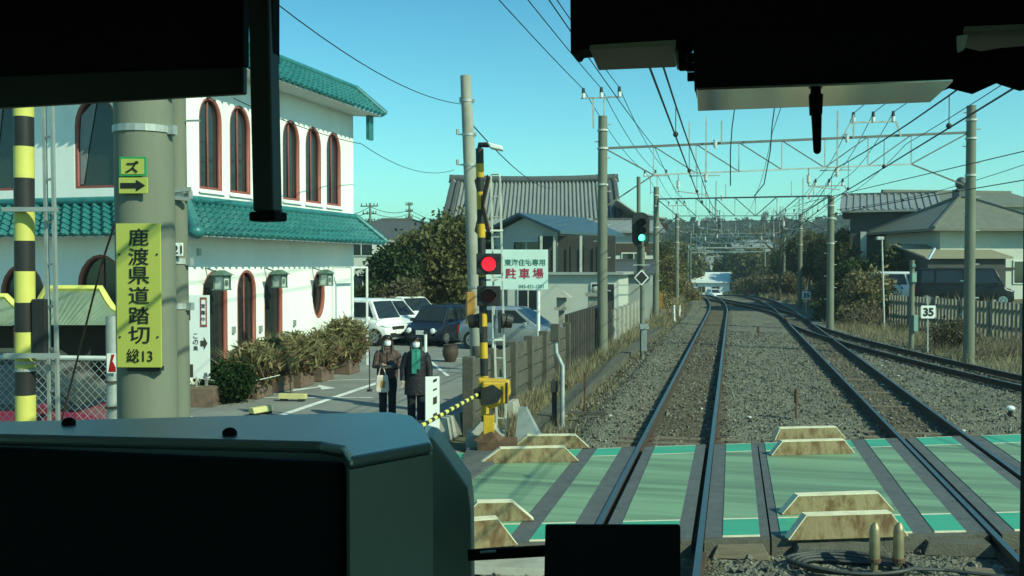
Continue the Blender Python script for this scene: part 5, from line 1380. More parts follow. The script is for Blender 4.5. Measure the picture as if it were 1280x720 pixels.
# temple: great concave tiled roof
dT = 72; cT = G(663, dT, -.1); tm = thing('temple_hall', 'temple hall with an enormous grey tiled roof rising behind the white house', 'temple', cT, YAW-R(3))
sT = dT/F; hw_top, hw_bot = 111*sT, 150*sT; zr, ze_ = Z(214, dT), Z(284, dT)
k = MB(); n = 42; m_ = 10; b = len(k.v); dep = 7.5
def troof(f, g):                     # f across, g down the slope
    hw = hw_top+(hw_bot-hw_top)*(g**2.4)*.0 + hw_top*.02*g
    x = -hw+2*hw*f; zc = ze_+(zr-ze_)*(1-g)**1.35
    return Vector((x, -dep*g+dep, zc))
for j in range(m_+1):
    for i in range(n*4+1):
        f = i/(n*4); p = troof(f, j/m_); p.z += .10*(1 if (i % 4) in (1, 2) else -1); k.v.append(tuple(p))
w_ = n*4+1
for j in range(m_):
    for i in range(n*4): k.f.append([b+j*w_+i, b+j*w_+i+1, b+(j+1)*w_+i+1, b+(j+1)*w_+i]); k.mi.append(0)
k.ext([Vector((-hw_top, dep, zr-.2)), Vector((hw_top, dep, zr-.2)), Vector((hw_top, dep*2, ze_)), Vector((-hw_top, dep*2, ze_))], (0, 0, .1))
tr = k.build('roof', K['kawara'], tm, local=True, recalc=False)
k = MB(); k.tube([(-hw_top-.3, dep, zr+.25), (-hw_top*.5, dep, zr+.12), (0, dep, zr+.08), (hw_top*.5, dep, zr+.12), (hw_top+.3, dep, zr+.25)], .32, 8)
k.tube([(-hw_top*1.0, dep, zr+.5), (-hw_top*1.0, dep, zr-.1)], [.25, .4], 8); k.tube([(hw_top*1.0, dep, zr+.55), (hw_top*1.0, dep, zr-.1)], [.25, .4], 8)
for s in (-1, 1):
    k.tube([Vector((s*(hw_top*1.0), dep, zr))]+[troof(.5+s*.5, g)+Vector((0, 0, .2)) for g in (.2, .4, .6, .8, 1)], .22, 6)
    k.tube([Vector((s*(hw_top*.93), dep, zr))]+[troof(.5+s*.465, g)+Vector((0, 0, .2)) for g in (.2, .4, .6, .8)], .2, 6)
k.build('ridge', K['kawara_dark'], tr, local=True, smooth=True)
k = MB()                              # side skirt roof sweeping out to the right
sk = [[Vector((x, y, z_)) for y in (-1.5, 4, 9.5)] for x, z_ in ((hw_top-.3, ze_+1.9), (hw_top+1.0, ze_+1.0), (hw_top+2.2, ze_+.55), (hw_top+3.2, ze_+.5))]
b = len(k.v)
for r_ in sk: k.v += [tuple(p) for p in r_]
for i in range(3):
    for j in range(2): k.f.append([b+i*3+j, b+i*3+j+1, b+(i+1)*3+j+1, b+(i+1)*3+j]); k.mi.append(0)
for q in range(12):
    f = q/11*11; k.tube([Vector((hw_top-.3, -1.5+f, ze_+2.0)), Vector((hw_top+1.0, -1.5+f, ze_+1.1)), Vector((hw_top+3.2, -1.5+f, ze_+.6))], .1, 5)
k.build('skirt_roof', K['kawara'], tm, local=True, recalc=False)
k = MB(); k.box((0, dep, (ze_+.6)/2), (hw_top*1.9, dep*1.7, ze_+1.0)); k.box((hw_top+1.3, 4, ze_*.5), (2.4, 8, ze_)); k.build('wall', K['grey_wall'], tm, local=True)
k = MB(); k.ext([Vector((hw_top-.35, .8, ze_+.3)), Vector((hw_top-.35, dep*2-.8, ze_+.3)), Vector((hw_top-.35, dep, zr-.35))], (.2, 0, 0)); k.box((hw_top+1.4, -.4, ze_+.1), (4.2, .5, .5)); k.box((0, -.1, ze_-.25), (hw_top*2, .6, .45)); k.build('eave_timber', K['timber'], tm, local=True)

dB = 44; cB = G(690, dB, -.05); sB = dB/F
house('white_house', 'white two storey house with a blue roof in front of the temple', G(655, 46, -.05), YAW-R(36), 3.8, 5, Z(292, 46)+.1, 'cream_wall', 'gable', 'blue_roof', .8, .5, ridge='y',
      wins=[('f', .2, Z(330, 46), 1.5, 1.1)])
house('house_annex', 'long low pale wing under the blue roofed house, with dark balcony posts above', G(703, 44.5, -.05), YAW-R(12), 5.2, 5, Z(342, 44.5), 'cream_wall', 'flat', 'grey_wall', .1, .5,
      wins=[('f', 1.9, .8, 1.0, 1.3), ('f', -1.6, .9, .9, .9)], trims=[('balcony_wall', (.6, .5, Z(342, 44.5)+.95), (3.6, .3, 1.7), 'dark_wall')]+[('post', (-1.0+.62*i, -.0, Z(342, 44.5)+.95), (.10, .12, 1.7), 'cream_wall' if i in (0, 1, 3) else 'timber') for i in range(6)])
house('small_house', 'small grey house with a window right of the annex, behind the block wall', G(776, 50, -.05), YAW-R(8), 3.0, 4, Z(340, 50), 'grey_wall', 'gable', 'kawara_dark', .5, .3, wins=[('f', -.3, .8, 1.2, 1.2)])
house('small_house', 'white upper storey under the temple eave, right of the concrete catenary pole', G(788, 60, -.05), YAW, 3.2, 5, Z(288, 60), 'cream_wall', 'gable', 'kawara', .7, .5, wins=[('f', .2, 3.2, 1.4, .5)], trims=[('dark_band', (0, -.02, 4.0), (3.2, .08, .7), 'timber'), ('lower_wall', (0, -.05, 1.3), (3.2, .1, 2.9), 'grey_wall')])
house('dark_roofed_house', 'house with a dark hipped roof behind the trees left of the temple', G(500, 76, -.05), YAW+R(10), 10.5, 8, Z(298, 76), 'grey_wall', 'hip', 'kawara_dark', 1.7, .7, wins=[('f', -1, 2.4, 1.5, 1)])
house('distant_house', 'pale house with a dark window just beyond the restaurant roof', G(448, 62, -.05), YAW, 3.2, 6, Z(300, 62), 'cream_wall', 'flat', 'grey_wall', .2, .3, wins=[('f', .2, Z(318, 62), 1.4, .8), ('f', .3, 1.1, 1.2, 1.2)])
# stone lantern post by the picket fence
q = G(702, 38, -.05); t = thing('stone_lantern', 'grey stone lantern standing behind the dark picket fence', 'stone lantern', q)
k = MB(); k.box(q+Vector((0,0,.6)), (.2,.2,1.2)); k.box(q+Vector((0,0,1.25)), (.5,.5,.12)); k.box(q+Vector((0,0,1.5)), (.34,.34,.4)); k.hexa([q+Vector(v) for v in ((-.4,-.4,1.7),(.4,-.4,1.7),(.4,.4,1.7),(-.4,.4,1.7),(-.08,-.08,1.95),(.08,-.08,1.95),(.08,.08,1.95),(-.08,.08,1.95))]); k.build('lantern', K['concrete'], t)
q = G(745, 38, -.05); t = thing('gate_pillar', 'grey stone gate pillar with a cap behind the picket fence beside the catenary pole', 'gate pillar', q)
k = MB(); k.box(q+Vector((0,0,.85)), (.55,.55,1.8)); k.build('pillar', K['concrete'], t, bevel=.02); k = MB(); k.box(q+Vector((0,0,1.81)), (.75,.75,.14)); k.ell(q+Vector((0,0,1.98)), (.2,.2,.16), 10, 6); k.build('cap', K['concrete'], t)

# right bank houses
zr_ = .83
house('dark_house', 'dark walled house with a pale grooved gable roof, left of the right-hand houses', G(1112, 60, zr_), YAW-R(20), 4.7, 8, Z(263, 60)-zr_, 'dark_wall', 'gable', 'kawara', 1.15, .55, ridge='x', ribs=.4,
      wins=[('f', 1.0, Z(300, 60)-zr_, .9, .9)], trims=[('white_post', (-1.55, -.1, 2.6), (.36, .12, 3.2), 'cream_wall')])
house('pale_house', 'wide pale house with a long tan roof behind the dark house', G(1225, 66, zr_), YAW+R(8), 9.0, 8, Z(257, 66)-zr_, 'cream_wall', 'gable', 'brown_roof', 1.1, .5, ridge='x', wins=[('f', -2, 4.2, .5, .3), ('f', 1.8, 2.5, 1.2, 1)])
hc = house('temple_lodge', 'house with a pyramid roof topped by a ball ornament, behind the right pole', G(1240, 54, zr_), YAW+R(6), 6.2, 6.2, Z(284, 54)-zr_, 'cream_wall', 'hip', 'brown_roof', Z(240, 54)-Z(284, 54), .9,
      wins=[('f', 1.9, 1.1, 1.2, 1.2)], trims=[('timber_post', (-1.2, -.02, 1.3), (.14, .1, 2.8), 'timber'), ('timber_post', (.7, -.02, 1.3), (.14, .1, 2.8), 'timber'), ('timber_beam', (0, -.03, 1.9), (6.2, .1, .14), 'timber')])
k = MB(); q = Vector((0, 3.1, Z(240, 54)-zr_)); k.box(q+Vector((0,0,.15)), (.75,.75,.45)); k.ell(q+Vector((0,0,.72)), (.36,.36,.40), 14, 9); k.cyl(q+Vector((.5,0,0)), q+Vector((.5,0,3.0)), .03, n=6); k.build('ball_ornament', K['kawara_dark'], hc, local=True)
sh = house('carport', 'low tan roofed carport shed behind the black van', G(1208, 52, zr_), YAW+R(6), 4.4, 3.0, Z(321, 52)-zr_, 'dark_wall', 'shed', 'tan_roof', .65, .3)
k = MB(); k.beam(G(1160, 51, Z(324, 51)), G(1168, 51, Z(310, 51)), .22, .08); k.build('pale_chute', K['white_sign'], None); tag(bpy.data.objects['pale_chute'], 'pale slanting board above the black van, at the carport roof', 'board')
# valley houses far ahead
vz = float(zt(170))
for i, (px, d, w_, h_, m, rm, lb) in enumerate(((886, 165, 7, 3.4, 'white_wall', 'white_sign', 'white roofed low building in the valley under the gantries'),
        (868, 185, 6, 6.5, 'grey_wall', 'kawara', 'grey house left of the white roofed building in the valley'),
        (905, 200, 7, 6.5, 'grey_wall', 'kawara_dark', 'grey house with dark roof above the white roofed building'),
        (940, 205, 7, 5.5, 'grey_wall', 'kawara_dark', 'grey gabled house at the foot of the wooded cutting'),
        (880, 240, 10, 8.5, 'grey_wall', 'kawara', 'long grey house farther back in the valley with a tiled roof'),
        (940, 235, 9, 11, 'grey_wall', 'kawara', 'grey house high behind the valley houses, right of centre'),
        (858, 215, 7, 9, 'cream_wall', 'brown_roof', 'brown roofed house at the left end of the valley row'))):
    house('valley_house', lb, G(px, d, vz), YAW+R(random.uniform(-25, 25)), w_, 7, h_, m, 'gable' if i % 3 else 'shed', rm, 1.6, .4, wins=[('f', -1.2, h_*.5, 1.2, 1.0), ('f', 1.2, h_*.5, 1.2, 1.0)], group='houses in the valley')
# ================================================================== OVERHEAD GANTRIES
GI = {}
def gantry(label, L, Rr, beam_y, top_y, lat=True, pole_m='concrete_pole', insul=True, nb=7, depth=.95, steps=False, gL=0.0, gR=0.0):
    """L, Rr = (px, depth) of the two poles; beam_y, top_y = photo rows (left, right)."""
    a, b = G(*L), G(*Rr)
    a.z = float(tz(a.x, a.y)); b.z = max(float(tz(b.x, b.y)), -.3 if b.y < 60 else -99)
    t = thing('overhead_gantry', label, 'overhead gantry', a, 0, 'overhead line gantries over the railway')
    za, zb = Z(beam_y[0], L[1]), Z(beam_y[1], Rr[1]); ta, tb = Z(top_y[0], L[1]), Z(top_y[1], Rr[1])
    small = L[1] > 90
    for q, tp in ((a, ta), (b, tb)):
        k = MB(); k.cyl(q-Vector((0,0,.3)), Vector((q.x, q.y, tp)), .185 if not small else .15, .15 if not small else .13, n=14)
        p = k.build('pole', K[pole_m], t, smooth=True)
        if not small:
            k = MB()
            for i in range(int((tp-q.z-1.2)/.55)):
                z_ = q.z+1.6+.55*i; s = 1 if i % 2 else -1; k.beam(Vector((q.x, q.y, z_)), Vector((q.x+s*.28, q.y-.04, z_)), .036)
            for z_ in (tp-.5, tp-1.1, tp-2.3): k.cyl(Vector((q.x, q.y, z_)), Vector((q.x, q.y, z_+.06)), .185, n=14)
            k.build_each('pole_fitting', K['pale_steel'], p)
    A, B = Vector((a.x, a.y, za)), Vector((b.x, b.y, zb)); k = MB()
    w_ = .055 if not small else .13
    lat_n = Vector((0, 1, 0))
    k.beam(A, B, w_+.02); k.m = 1 if not small else 0; k.mi = [k.m]*len(k.f)
    if lat:
        dz = Vector((0, 0, -depth)); f0, f1 = .14, .84
        lo = lambda f: A.lerp(B, f)+dz
        up = lambda f: A.lerp(B, f)
        k.m = 0; k.beam(lo(f0), lo(f1), w_*.8)
        fs_ = [f0+(f1-f0)*i/(nb-1) for i in range(nb)]
        for i, f in enumerate(fs_): k.beam(up(f), lo(f), w_*.62)
        for i in range(nb-1):
            p, q = (up(fs_[i]), lo(fs_[i+1])) if i < nb/2 else (lo(fs_[i]), up(fs_[i+1]))
            k.m = 1 if not small else 0; k.beam(p, q, w_*.62)
        k.beam(up(.005), lo(f0), w_*.75); k.beam(up(.995), lo(f1), w_*.75)
        k.beam(Vector((a.x, a.y, za-depth*2.1)), lo(f0), w_*.8); k.beam(Vector((b.x, b.y, zb-depth*1.9)), lo(f1), w_*.8)
    k.build('beam', [K['gantry_steel'], K['gantry_dark']], t)
    for cf in (c1, c2):                       # hangers that hold the wires over each track
        k = MB(); f = (float(cf(a.y))-a.x)/(b.x-a.x); p = A.lerp(B, f)
        k.beam(p+Vector((0,0,.9 if not small else .3)), p+Vector((0,0,-depth-.15)), .05)
        k.beam(p+Vector((-.55,0,.0)), p+Vector((-.55,0,.75)), .04); k.beam(p+Vector((.5,0,.0)), p+Vector((.5,0,.75)), .05)
        k.beam(p+Vector((-.55,0,-depth-.10)), p+Vector((.45,0,-depth-.10)), .035); k.beam(p+Vector((-.9,0,-depth-.6)), p+Vector((.1,0,-depth-.75)), .035); k.beam(p+Vector((-.9,0,-depth-.0)), p+Vector((-.9,0,-depth-.62)), .035)
        k.build('hanger', K['gantry_steel'], t)
    for cf in (c1, c2):
        f = (float(cf(a.y))-a.x)/(b.x-a.x); p = A.lerp(B, f)
        for q in (p+Vector((0,0,-depth-.05)), p+Vector((-.9, 0, -depth-.25)), p+Vector((.3, 0, .12))):
            k = MB()
            for j in range(3): k.cyl(q+Vector((0,0,-.09*j)), q+Vector((0,0,-.09*j-.095)), .075, .035, n=8)
            k.build('hanger_insulator', K['insul'], t)
    def pins(c0, dvec, n, nm):
        k = MB(); k.beam(c0-dvec*.15, c0+dvec*(n-1+.15), .05)
        if nm == 'L':
            k.beam(c0+dvec*.55, c0+dvec*.55+Vector((0,0,-1.0)), .05); k.beam(c0+dvec*1.15, c0+dvec*1.15+Vector((0,0,-1.0)), .05)
        else:
            k.beam(c0-dvec*.15, c0-dvec*.6+Vector((0,0,-.5)), .05); k.beam(c0+dvec*(n-1+.15), c0+dvec*(n-.6)+Vector((0,0,-.5)), .05)
        o = k.build('pin_arm', K['gantry_steel'], t); pts = []
        for j in range(n):
            q = c0+dvec*j; k = MB(); k.cyl(q, q+Vector((0,0,.16)), .05, .07, n=8); k.build('insulator', K['insul'], o)
            k = MB(); k.cyl(q+Vector((0,0,.162)), q+Vector((0,0,.34)), .06, .045, n=8); k.build('insulator_cap', K['black'], o); pts.append(q+Vector((0,0,.30)))
        return pts
    g = dict(y=a.y, A=A, B=B, t=t)
    if insul:
        g['L'] = pins(Vector((a.x, a.y, ta))+Vector((-.65, 0, .62)), Vector((.60, 0, 0)), 3, 'L')
        f = (4.55-a.x)/(b.x-a.x); g['R'] = pins(A.lerp(B, f)+Vector((-.7, 0, .48)), Vector((.62, .02, 0)), 3, 'R')
    return g
g1_ = gantry('nearest gantry, its right pole standing before the pyramid roofed house', (753, 32), (1212, 31.5), (186, 166), (146, 133))
g2_ = gantry('second gantry from the cab, left pole just right of the green signal', (820, 54), (1038, 46), (249, 245), (234, 245))
g3_ = gantry('third gantry, left pole at the tall dry scrub, right pole before the wooded cutting', (846, 76), (1000, 72), (278, 275), (267, 268), nb=7)
g4_ = gantry('fourth gantry far ahead, topmost of the far row of beams', (863, 112), (980, 105), (297, 295), (292, 290), nb=6, insul=False, depth=.7)
g5_ = gantry('fifth gantry far ahead, its beam just under the fourth', (862, 138), (968, 134), (310, 309), (304, 305), lat=False, insul=False, depth=.7)
g6_ = gantry('sixth gantry far ahead in the valley, shorter beam', (860, 165), (956, 160), (315.5, 314.5), (312, 311), lat=False, insul=False, depth=.6)
g7_ = gantry('farthest gantry in the valley, lowest beam of the far row', (864, 195), (932, 192), (320.5, 319.5), (317, 317), lat=False, insul=False, depth=.6)

# ================================================================== WIRES
def sagwire(a, b, sag, n=14): return [Vector(a).lerp(Vector(b), i/n)+Vector((0, 0, -4*sag*(i/n)*(1-i/n))) for i in range(n+1)]
def wire(label, spans, r, name='overhead_wire', cat='wire', group=None, n=14):
    k = MB()
    for a, b, s in spans: k.tube(sagwire(a, b, s, n), r, 5)
    return tag(k.build(name, K['wire'], recalc=False), label, cat, group)
for cf, lb in ((c1, 'left'), (c2, 'middle')):
    supports = [-12] + [g['y'] for g in (g1_, g2_, g3_)] + [108]
    t = thing('catenary', f'contact wire and sagging carrier wire with droppers above the {lb} track', 'overhead wire', (float(cf(2)), 2, 0), 0, 'catenary wires')
    kc, km, kd, kb_ = MB(), MB(), MB(), MB()
    for i in range(len(supports)-1):
        y0, y1 = supports[i], supports[i+1]
        f0, f1 = float(cf(y0)), float(cf(y1)); s0 = .18*(-1)**i
        a, b = Vector((f0+s0, y0, 5.05+float(zt(y0)))), Vector((f1-s0, y1, 5.05+float(zt(y1))))
        kc.tube([a, b], .014, 5)
        am, bm2 = a+Vector((.0, 0, .92)), b+Vector((.0, 0, .92)); pts = sagwire(am, bm2, .45)
        km.tube(pts, .015, 5)
        for j in range(1, 14, 2):
            p = a.lerp(b, j/14); kd.tube([p, pts[j]], .007, 4)
            if i == 0 or j % 4 == 1: kb_.ell(p+Vector((0, 0, .03)), (.045, .045, .05), 8, 5)
    kc.build('contact_wire', K['wire'], t); km.build('carrier_wire', K['wire'], t); kd.build_each('dropper', K['wire'], t); kb_.build('wire_clip', K['black'], t)
t = thing('catenary', 'pair of contact wires curving to the right above the siding track', 'overhead wire', (float(csid(16)), 16, 0), 0, 'catenary wires')
for nm, dz in (('contact_wire', 5.05), ('carrier_wire', 5.75)):
    k = MB(); k.tube([Vector((float(csid(y))+.0, y, dz+(.15*((y-32)/14)**2 if nm == 'carrier_wire' else 0))) for y in (8, 14, 20, 26, 32, 38, 44, 50, 56)], .014, 5); k.build(nm, K['wire'], t)
k = MB()
for y in range(10, 54, 4): k.ell((float(csid(y)), y, 5.08), (.045,.045,.05), 8, 5)
k.build('wire_clip', K['black'], t)
FG = 'feeder wires along the pole tops'
for j in range(3):
    lb = ('outer', 'middle', 'inner')[j]
    p = g1_['L'][j]; q = g2_['L'][j]; r_ = g3_['L'][j]
    wire(f'{lb} of the three feeder wires on the left pole tops', [(p+Vector((.0, -52, .9)), p, .6), (p, q, .35), (q, r_, .3)], .013, 'feeder_wire', group=FG)
    p = g1_['R'][j]; q = g2_['R'][j]; r_ = g3_['R'][j]
    wire(f'{lb} of the three feeder wires on the gantry beam above the middle track', [(p+Vector((3.5, -48, 2.2)), p, .5), (p, q, .35), (q, r_, .3)], .013, 'feeder_wire', group='feeder wires along the gantry beams')
wire('thin service wire from above the cab to the tall concrete pole', [(D(300, -32, 9), D(577, 130, 18.6), .25)], .007, 'service_wire')
wire('thin service wire from the tall concrete pole towards the temple roof', [(D(585, 150, 18.6), D(700, 232, 60), .6)], .013, 'service_wire')
wire('pale service wire along the restaurant upper wall', [(D(292, 123, 18), D(452, 180, 26), .1), (D(452, 180, 26), D(568, 212, 40), .4)], .010, 'service_wire')
wire('long thin wires running level above the right house roofs', [(D(1046, 262, 60), D(1330, 188, 40), .4)], .016, 'service_wire')
# black jumper cables hanging at the nearest gantry
k = MB(); A, B = g1_['A'], g1_['B']
for px, y0, y1 in ((913, 130, 232), (963, 128, 245)):
    k.tube([D(px+6, y0, 31), D(px+2, y0+30, 31), D(px, y0+60, 31), D(px-8 if px > 940 else px, y1-15, 31.5), D(px-20 if px > 940 else px, y1, 32)], .018, 6)
tag(k.build('jumper_cable', K['wire']), 'black jumper cables and loops hanging at the nearest gantry', 'cable')
# far utility poles with cross arms beyond the restaurant
for px, d, ty, lb in ((463, 95, 254, 'far utility pole with several cross arms just right of the restaurant roof'), (512, 110, 253, 'far thin utility pole above the dark hipped roof')):
    b = G(px, d, -.1); t = thing('utility_pole', lb, 'utility pole', b); tp = Z(ty, d)
    k = MB(); k.cyl(b, Vector((b.x, b.y, tp)), .15, .11, n=10); k.build('shaft', K['concrete_pole'], t)
    k = MB()
    for j in range(3):
        z_ = tp-.3-.75*j; w_ = (1.0, .8, 1.1)[j] if px == 463 else .45
        k.beam(Vector((b.x-w_, b.y, z_)), Vector((b.x+w_*.8, b.y, z_)), .10)
        for u in (-.9, -.4, .4, .75): k.cyl(Vector((b.x+w_*u, b.y, z_)), Vector((b.x+w_*u, b.y, z_+.28)), .05, n=6)
    k.build('cross_arm', K['timber'], t)
k = MB()
for dz in (0, .8): k.tube(sagwire(D(463, 258+dz*8, 95), D(512, 262+dz*6, 110), .5)+sagwire(D(512, 262+dz*6, 110), D(590, 283+dz*6, 90), .5), .03, 4); k.tube(sagwire(D(463, 258+dz*8, 95), D(420, 270, 90), .3), .03, 4)
tag(k.build('power_line', K['wire']), 'far thin power lines between the poles beyond the restaurant', 'wire')

# ================================================================== RIGHT SIDE OF THE TRACKS
sg_panel = None
def speed_sign(label, px, py0, py1, w_px, d, base_y, txt='35'):
    c = D(px, (py0+py1)/2, d); h = (py1-py0)/F*d; w = w_px/F*d
    q = G(px, d); q.z = float(tz(q.x, q.y)); t = thing('speed_sign', label, 'speed sign', q, 0, 'white 35 speed signs')
    k = MB(); cut = .06; pts = [(-w/2,-h/2),(w/2-cut,-h/2),(w/2,-h/2+cut),(w/2,h/2),(-w/2,h/2)]
    k.ext([on(c, u, v, YAW, 0) for u, v in pts], ff_*-.02); k.build('sign_panel', K['white_sign'], t)
    k = MB(); k.cyl(q, Vector((q.x, q.y, c.z+h/2+.3))+ff_*-.045, .022, n=8); k.build('post', K['pale_steel'], t)
    text_mesh('lettering', txt, on(c, 0, 0, YAW, .004), h*.66, K['ink'], t, YAW, 1.0, bold=.04)
speed_sign('white 35 speed sign beside the short green post near the siding track', 1160.5, 382, 398, 18, 34.5, 433)
speed_sign('small far 35 speed sign at the foot of the wooded cutting', 1008, 364.5, 374, 11, 62, 400)
q = G(1140, 35.5, -.25); t = thing('relay_post', 'short concrete post with small pale green boxes beside the near 35 sign', 'relay post', q)
k = MB(); k.cyl(q, Vector((q.x, q.y, Z(325, 35.5))), .10, .085, n=12); k.build('shaft', K['concrete_pole'], t, smooth=True)
k = MB(); k.box(D(1142, 347, 35.4), (.17, .16, .34), rz=YAW); k.box(D(1144, 404, 35.4), (.16, .16, .6), rz=YAW); k.box(D(1142, 332, 35.4), (.12, .12, .12)); k.build_each('relay_box', mat('pale_green_box_paint', (.20,.33,.28), .5), t, bevel=.01)
q = G(1106, 47, -.2); t = thing('lamp_post', 'thin pale lamp post in front of the scrub left of the concrete fence', 'lamp post', q)
k = MB(); k.cyl(q, Vector((q.x-.15, q.y, Z(297, 47))), .045, .035, n=8); k.build('post', K['pale_steel'], t)
k = MB(); k.box(D(1100, 298, 46.8), (.34, .22, .16), rz=YAW); k.build('lamp_head', K['galv'], t, bevel=.02)
q = G(1048, 45.5, -.2)
# concrete picket fence
fA, fB = P(1330, 432, -.1), P(1108, 403, -.1)
rf_ = thing('concrete_fence', 'weathered concrete picket fence with two rails behind the siding, right side', 'fence', (fA.x, fA.y, 0))
dv = (fB-fA); nf = int(dv.length/.30); fyaw = math.atan2(dv.y, dv.x)
K['fence_concrete'] = mat('pale_fence_concrete', (.26,.24,.19), .95, var=.3, scale=5, bump=.4, bscale=40, dirt=(.10,.09,.06), dirt_amt=.6, dirt_scale=2)
for nm, lo_, hi_ in (('pickets', 0, nf),):
    k = MB()
    for i in range(nf+1):
        p = fA+dv*(i/nf); k.box(p+Vector((0, 0, .72+random.uniform(-.02, .02))), (.15, .07, 1.5), rz=fyaw+random.uniform(-.05, .05))
    k.build('picket', K['fence_concrete'], rf_)
k = MB()
for z_ in (.45, 1.15): k.beam(fA+Vector((.05, .07, z_)), fB+Vector((.05, .07, z_)), .07, .12)
k.build_each('fence_rail', K['fence_concrete'], rf_)
for i in range(0, nf+1, 8): k = MB(); p = fA+dv*(i/nf); k.box(p+Vector((.09, .15, .75)), (.14, .14, 1.6), rz=fyaw); k.build('fence_post', K['fence_concrete'], rf_)
# small things on the gravel at the right
q = P(1263, 522, -.18); t = thing('lineside_box', 'small pale cap on a stub post lying on the gravel by the right edge', 'post', q)
k = MB(); k.cyl(q, q+Vector((0,0,.16)), .045, n=8); k.build('post', K['black'], t); k = MB(); k.ell(q+Vector((0,0,.19)), (.09,.09,.055), 12, 7); k.build('cap', K['white_sign'], t)
# bronze pipes, cable coil and small concrete covers at the near edge
for px, lb in ((1093, 'left of two weathered bronze pipes standing beside the near wheel guard'), (1123, 'right of two weathered bronze pipes standing beside the near wheel guard')):
    q = P(px, 716, -.17); t = thing('pipe_post', lb, 'pipe', q, 0, 'bronze pipes at the crossing edge')
    k = MB(); k.tube([q-Vector((0,0,.1)), q+Vector((0,0,.12)), q+Vector((0,0,.125)), q+Vector((0,0,.42)), q+Vector((.005,.01,.46)), q+Vector((.012,.02,.50))], [.034, .034, .052, .052, .046, .018], 14); k.build('pipe', K['bronze'], t, smooth=True)
    k = MB(); k.cyl(q+Vector((0,0,.11)), q+Vector((0,0,.15)), .062, n=14); k.build('collar', K['rust'], t)
q = P(1062, 712, -.15); k = MB()
for j in range(4):
    rr_ = .30+.035*j; k.tube([q+Vector((rr_*1.5*math.cos(a_), rr_*.8*math.sin(a_), .02+.018*j+.01*math.sin(3*a_+j))) for a_ in np.linspace(0, 2*math.pi, 40)], .018, 6)
k.tube([q+Vector((.4,0,.04)), q+Vector((.9,.1,.03)), q+Vector((1.5,.0,.03)), q+Vector((2.2,.3,.0))], .018, 6)
tag(k.build('cable_coil', K['cable']), 'loose coil of dark cable lying on the gravel at the bottom right', 'cable')
def cover(label, px, py, w, d_, h, m='concrete', rz=None):
    q = P(px, py, -.17); t = thing('cable_cover', label, 'cover block', (q.x, q.y, -.17), YAW*.4 if rz is None else rz)
    k = MB(); k.hexa([Vector(v) for v in ((-w/2,-d_/2,0),(w/2,-d_/2,0),(w/2,d_/2,0),(-w/2,d_/2,0),(-w/2+.06,-d_/2+.05,h),(w/2-.06,-d_/2+.05,h),(w/2-.06,d_/2,h),(-w/2+.06,d_/2,h))]); k.build('block', K[m], t, local=True, bevel=.008)
cover('grey concrete ramp block at the near deck edge, in front of the near wheel guard', 1050, 697, 1.0, .35, .13, 'old_concrete')
cover('grey concrete ramp block at the near deck edge, left of the middle track rail', 1195, 690, .75, .35, .13, 'old_concrete')
cover('dark timber block beside the left track at the near deck edge', 925, 694, .6, .3, .12, 'wood')
cover('pale concrete slab on the ground behind the thin rod near the cab console', 630, 706, 1.0, .7, .07, 'concrete')
k = MB()
for i in range(14):
    px, py = random.choice([(700+random.random()*560, 505+random.random()*35), (1080+random.random()*120, 445+random.random()*60)])
    q = P(px, py, -.15); k.box(q, (random.uniform(.05,.12), random.uniform(.03,.06), .02), rz=random.uniform(0,3))
tag(k.build('litter', K['road_line']), kind='stuff')

# ================================================================== TREES AND SCRUB
def bl(px, py, d, rx, ry, rz): 
    q = D(px, py, d); return (q.x, q.y, q.z, rx, ry, rz)
tree('evergreen_tree', 'big dark evergreen tree behind the cars, in front of the temple roof', 'tree', G(550, 47, -.05), [bl(548, 315, 47, 2.0, 2, 1.5), bl(575, 300, 47.5, 1.4, 1.5, 1.3), bl(525, 330, 46.5, 1.6, 1.5, 1.2), bl(575, 345, 47, 1.3, 1.5, 1.2), bl(546, 350, 46.5, 2.0, 1.6, 1.0)], K['mid_leaf'], 560, 60, .24, .14, .22, 2.2, 10)
tree('evergreen_tree', 'dark round evergreen left of the big tree, behind the white cars', 'tree', G(492, 46, -.05), [bl(493, 335, 46, 1.1, 1.2, 1.1), bl(478, 345, 46, .8, .9, .8), bl(508, 342, 45.5, .9, .9, 1.0)], K['dark_leaf'], 230, 55, .2, .12, .15, 1.8, 7)
tree('hedge_shrub', 'low olive hedge shrub above the white cars', 'shrub', G(512, 43.5, -.05), [bl(510, 365, 43.5, .75, .8, .55), bl(495, 372, 43.5, 1.1, .7, .45)], K['brown_leaf'], 140, 45, .15, .09, .06, .8, 6)
tree('hedge_shrub', 'long low hedge behind the white car nearest the restaurant', 'shrub', G(466, 44, -.05), [bl(466, 372, 44, 1.0, .6, .5)], K['hedge_leaf'], 110, 45, .14, .09, .06, .7, 5)
tree('leafy_tree', 'dense tree between the tall concrete pole and the parking sign', 'tree', G(600, 49, -.05), [bl(600, 340, 49, .9, 1, 1.5), bl(596, 372, 48.5, .8, 1, .8)], K['dark_leaf'], 130, 55, .2, .12, .12, 1.6, 6)
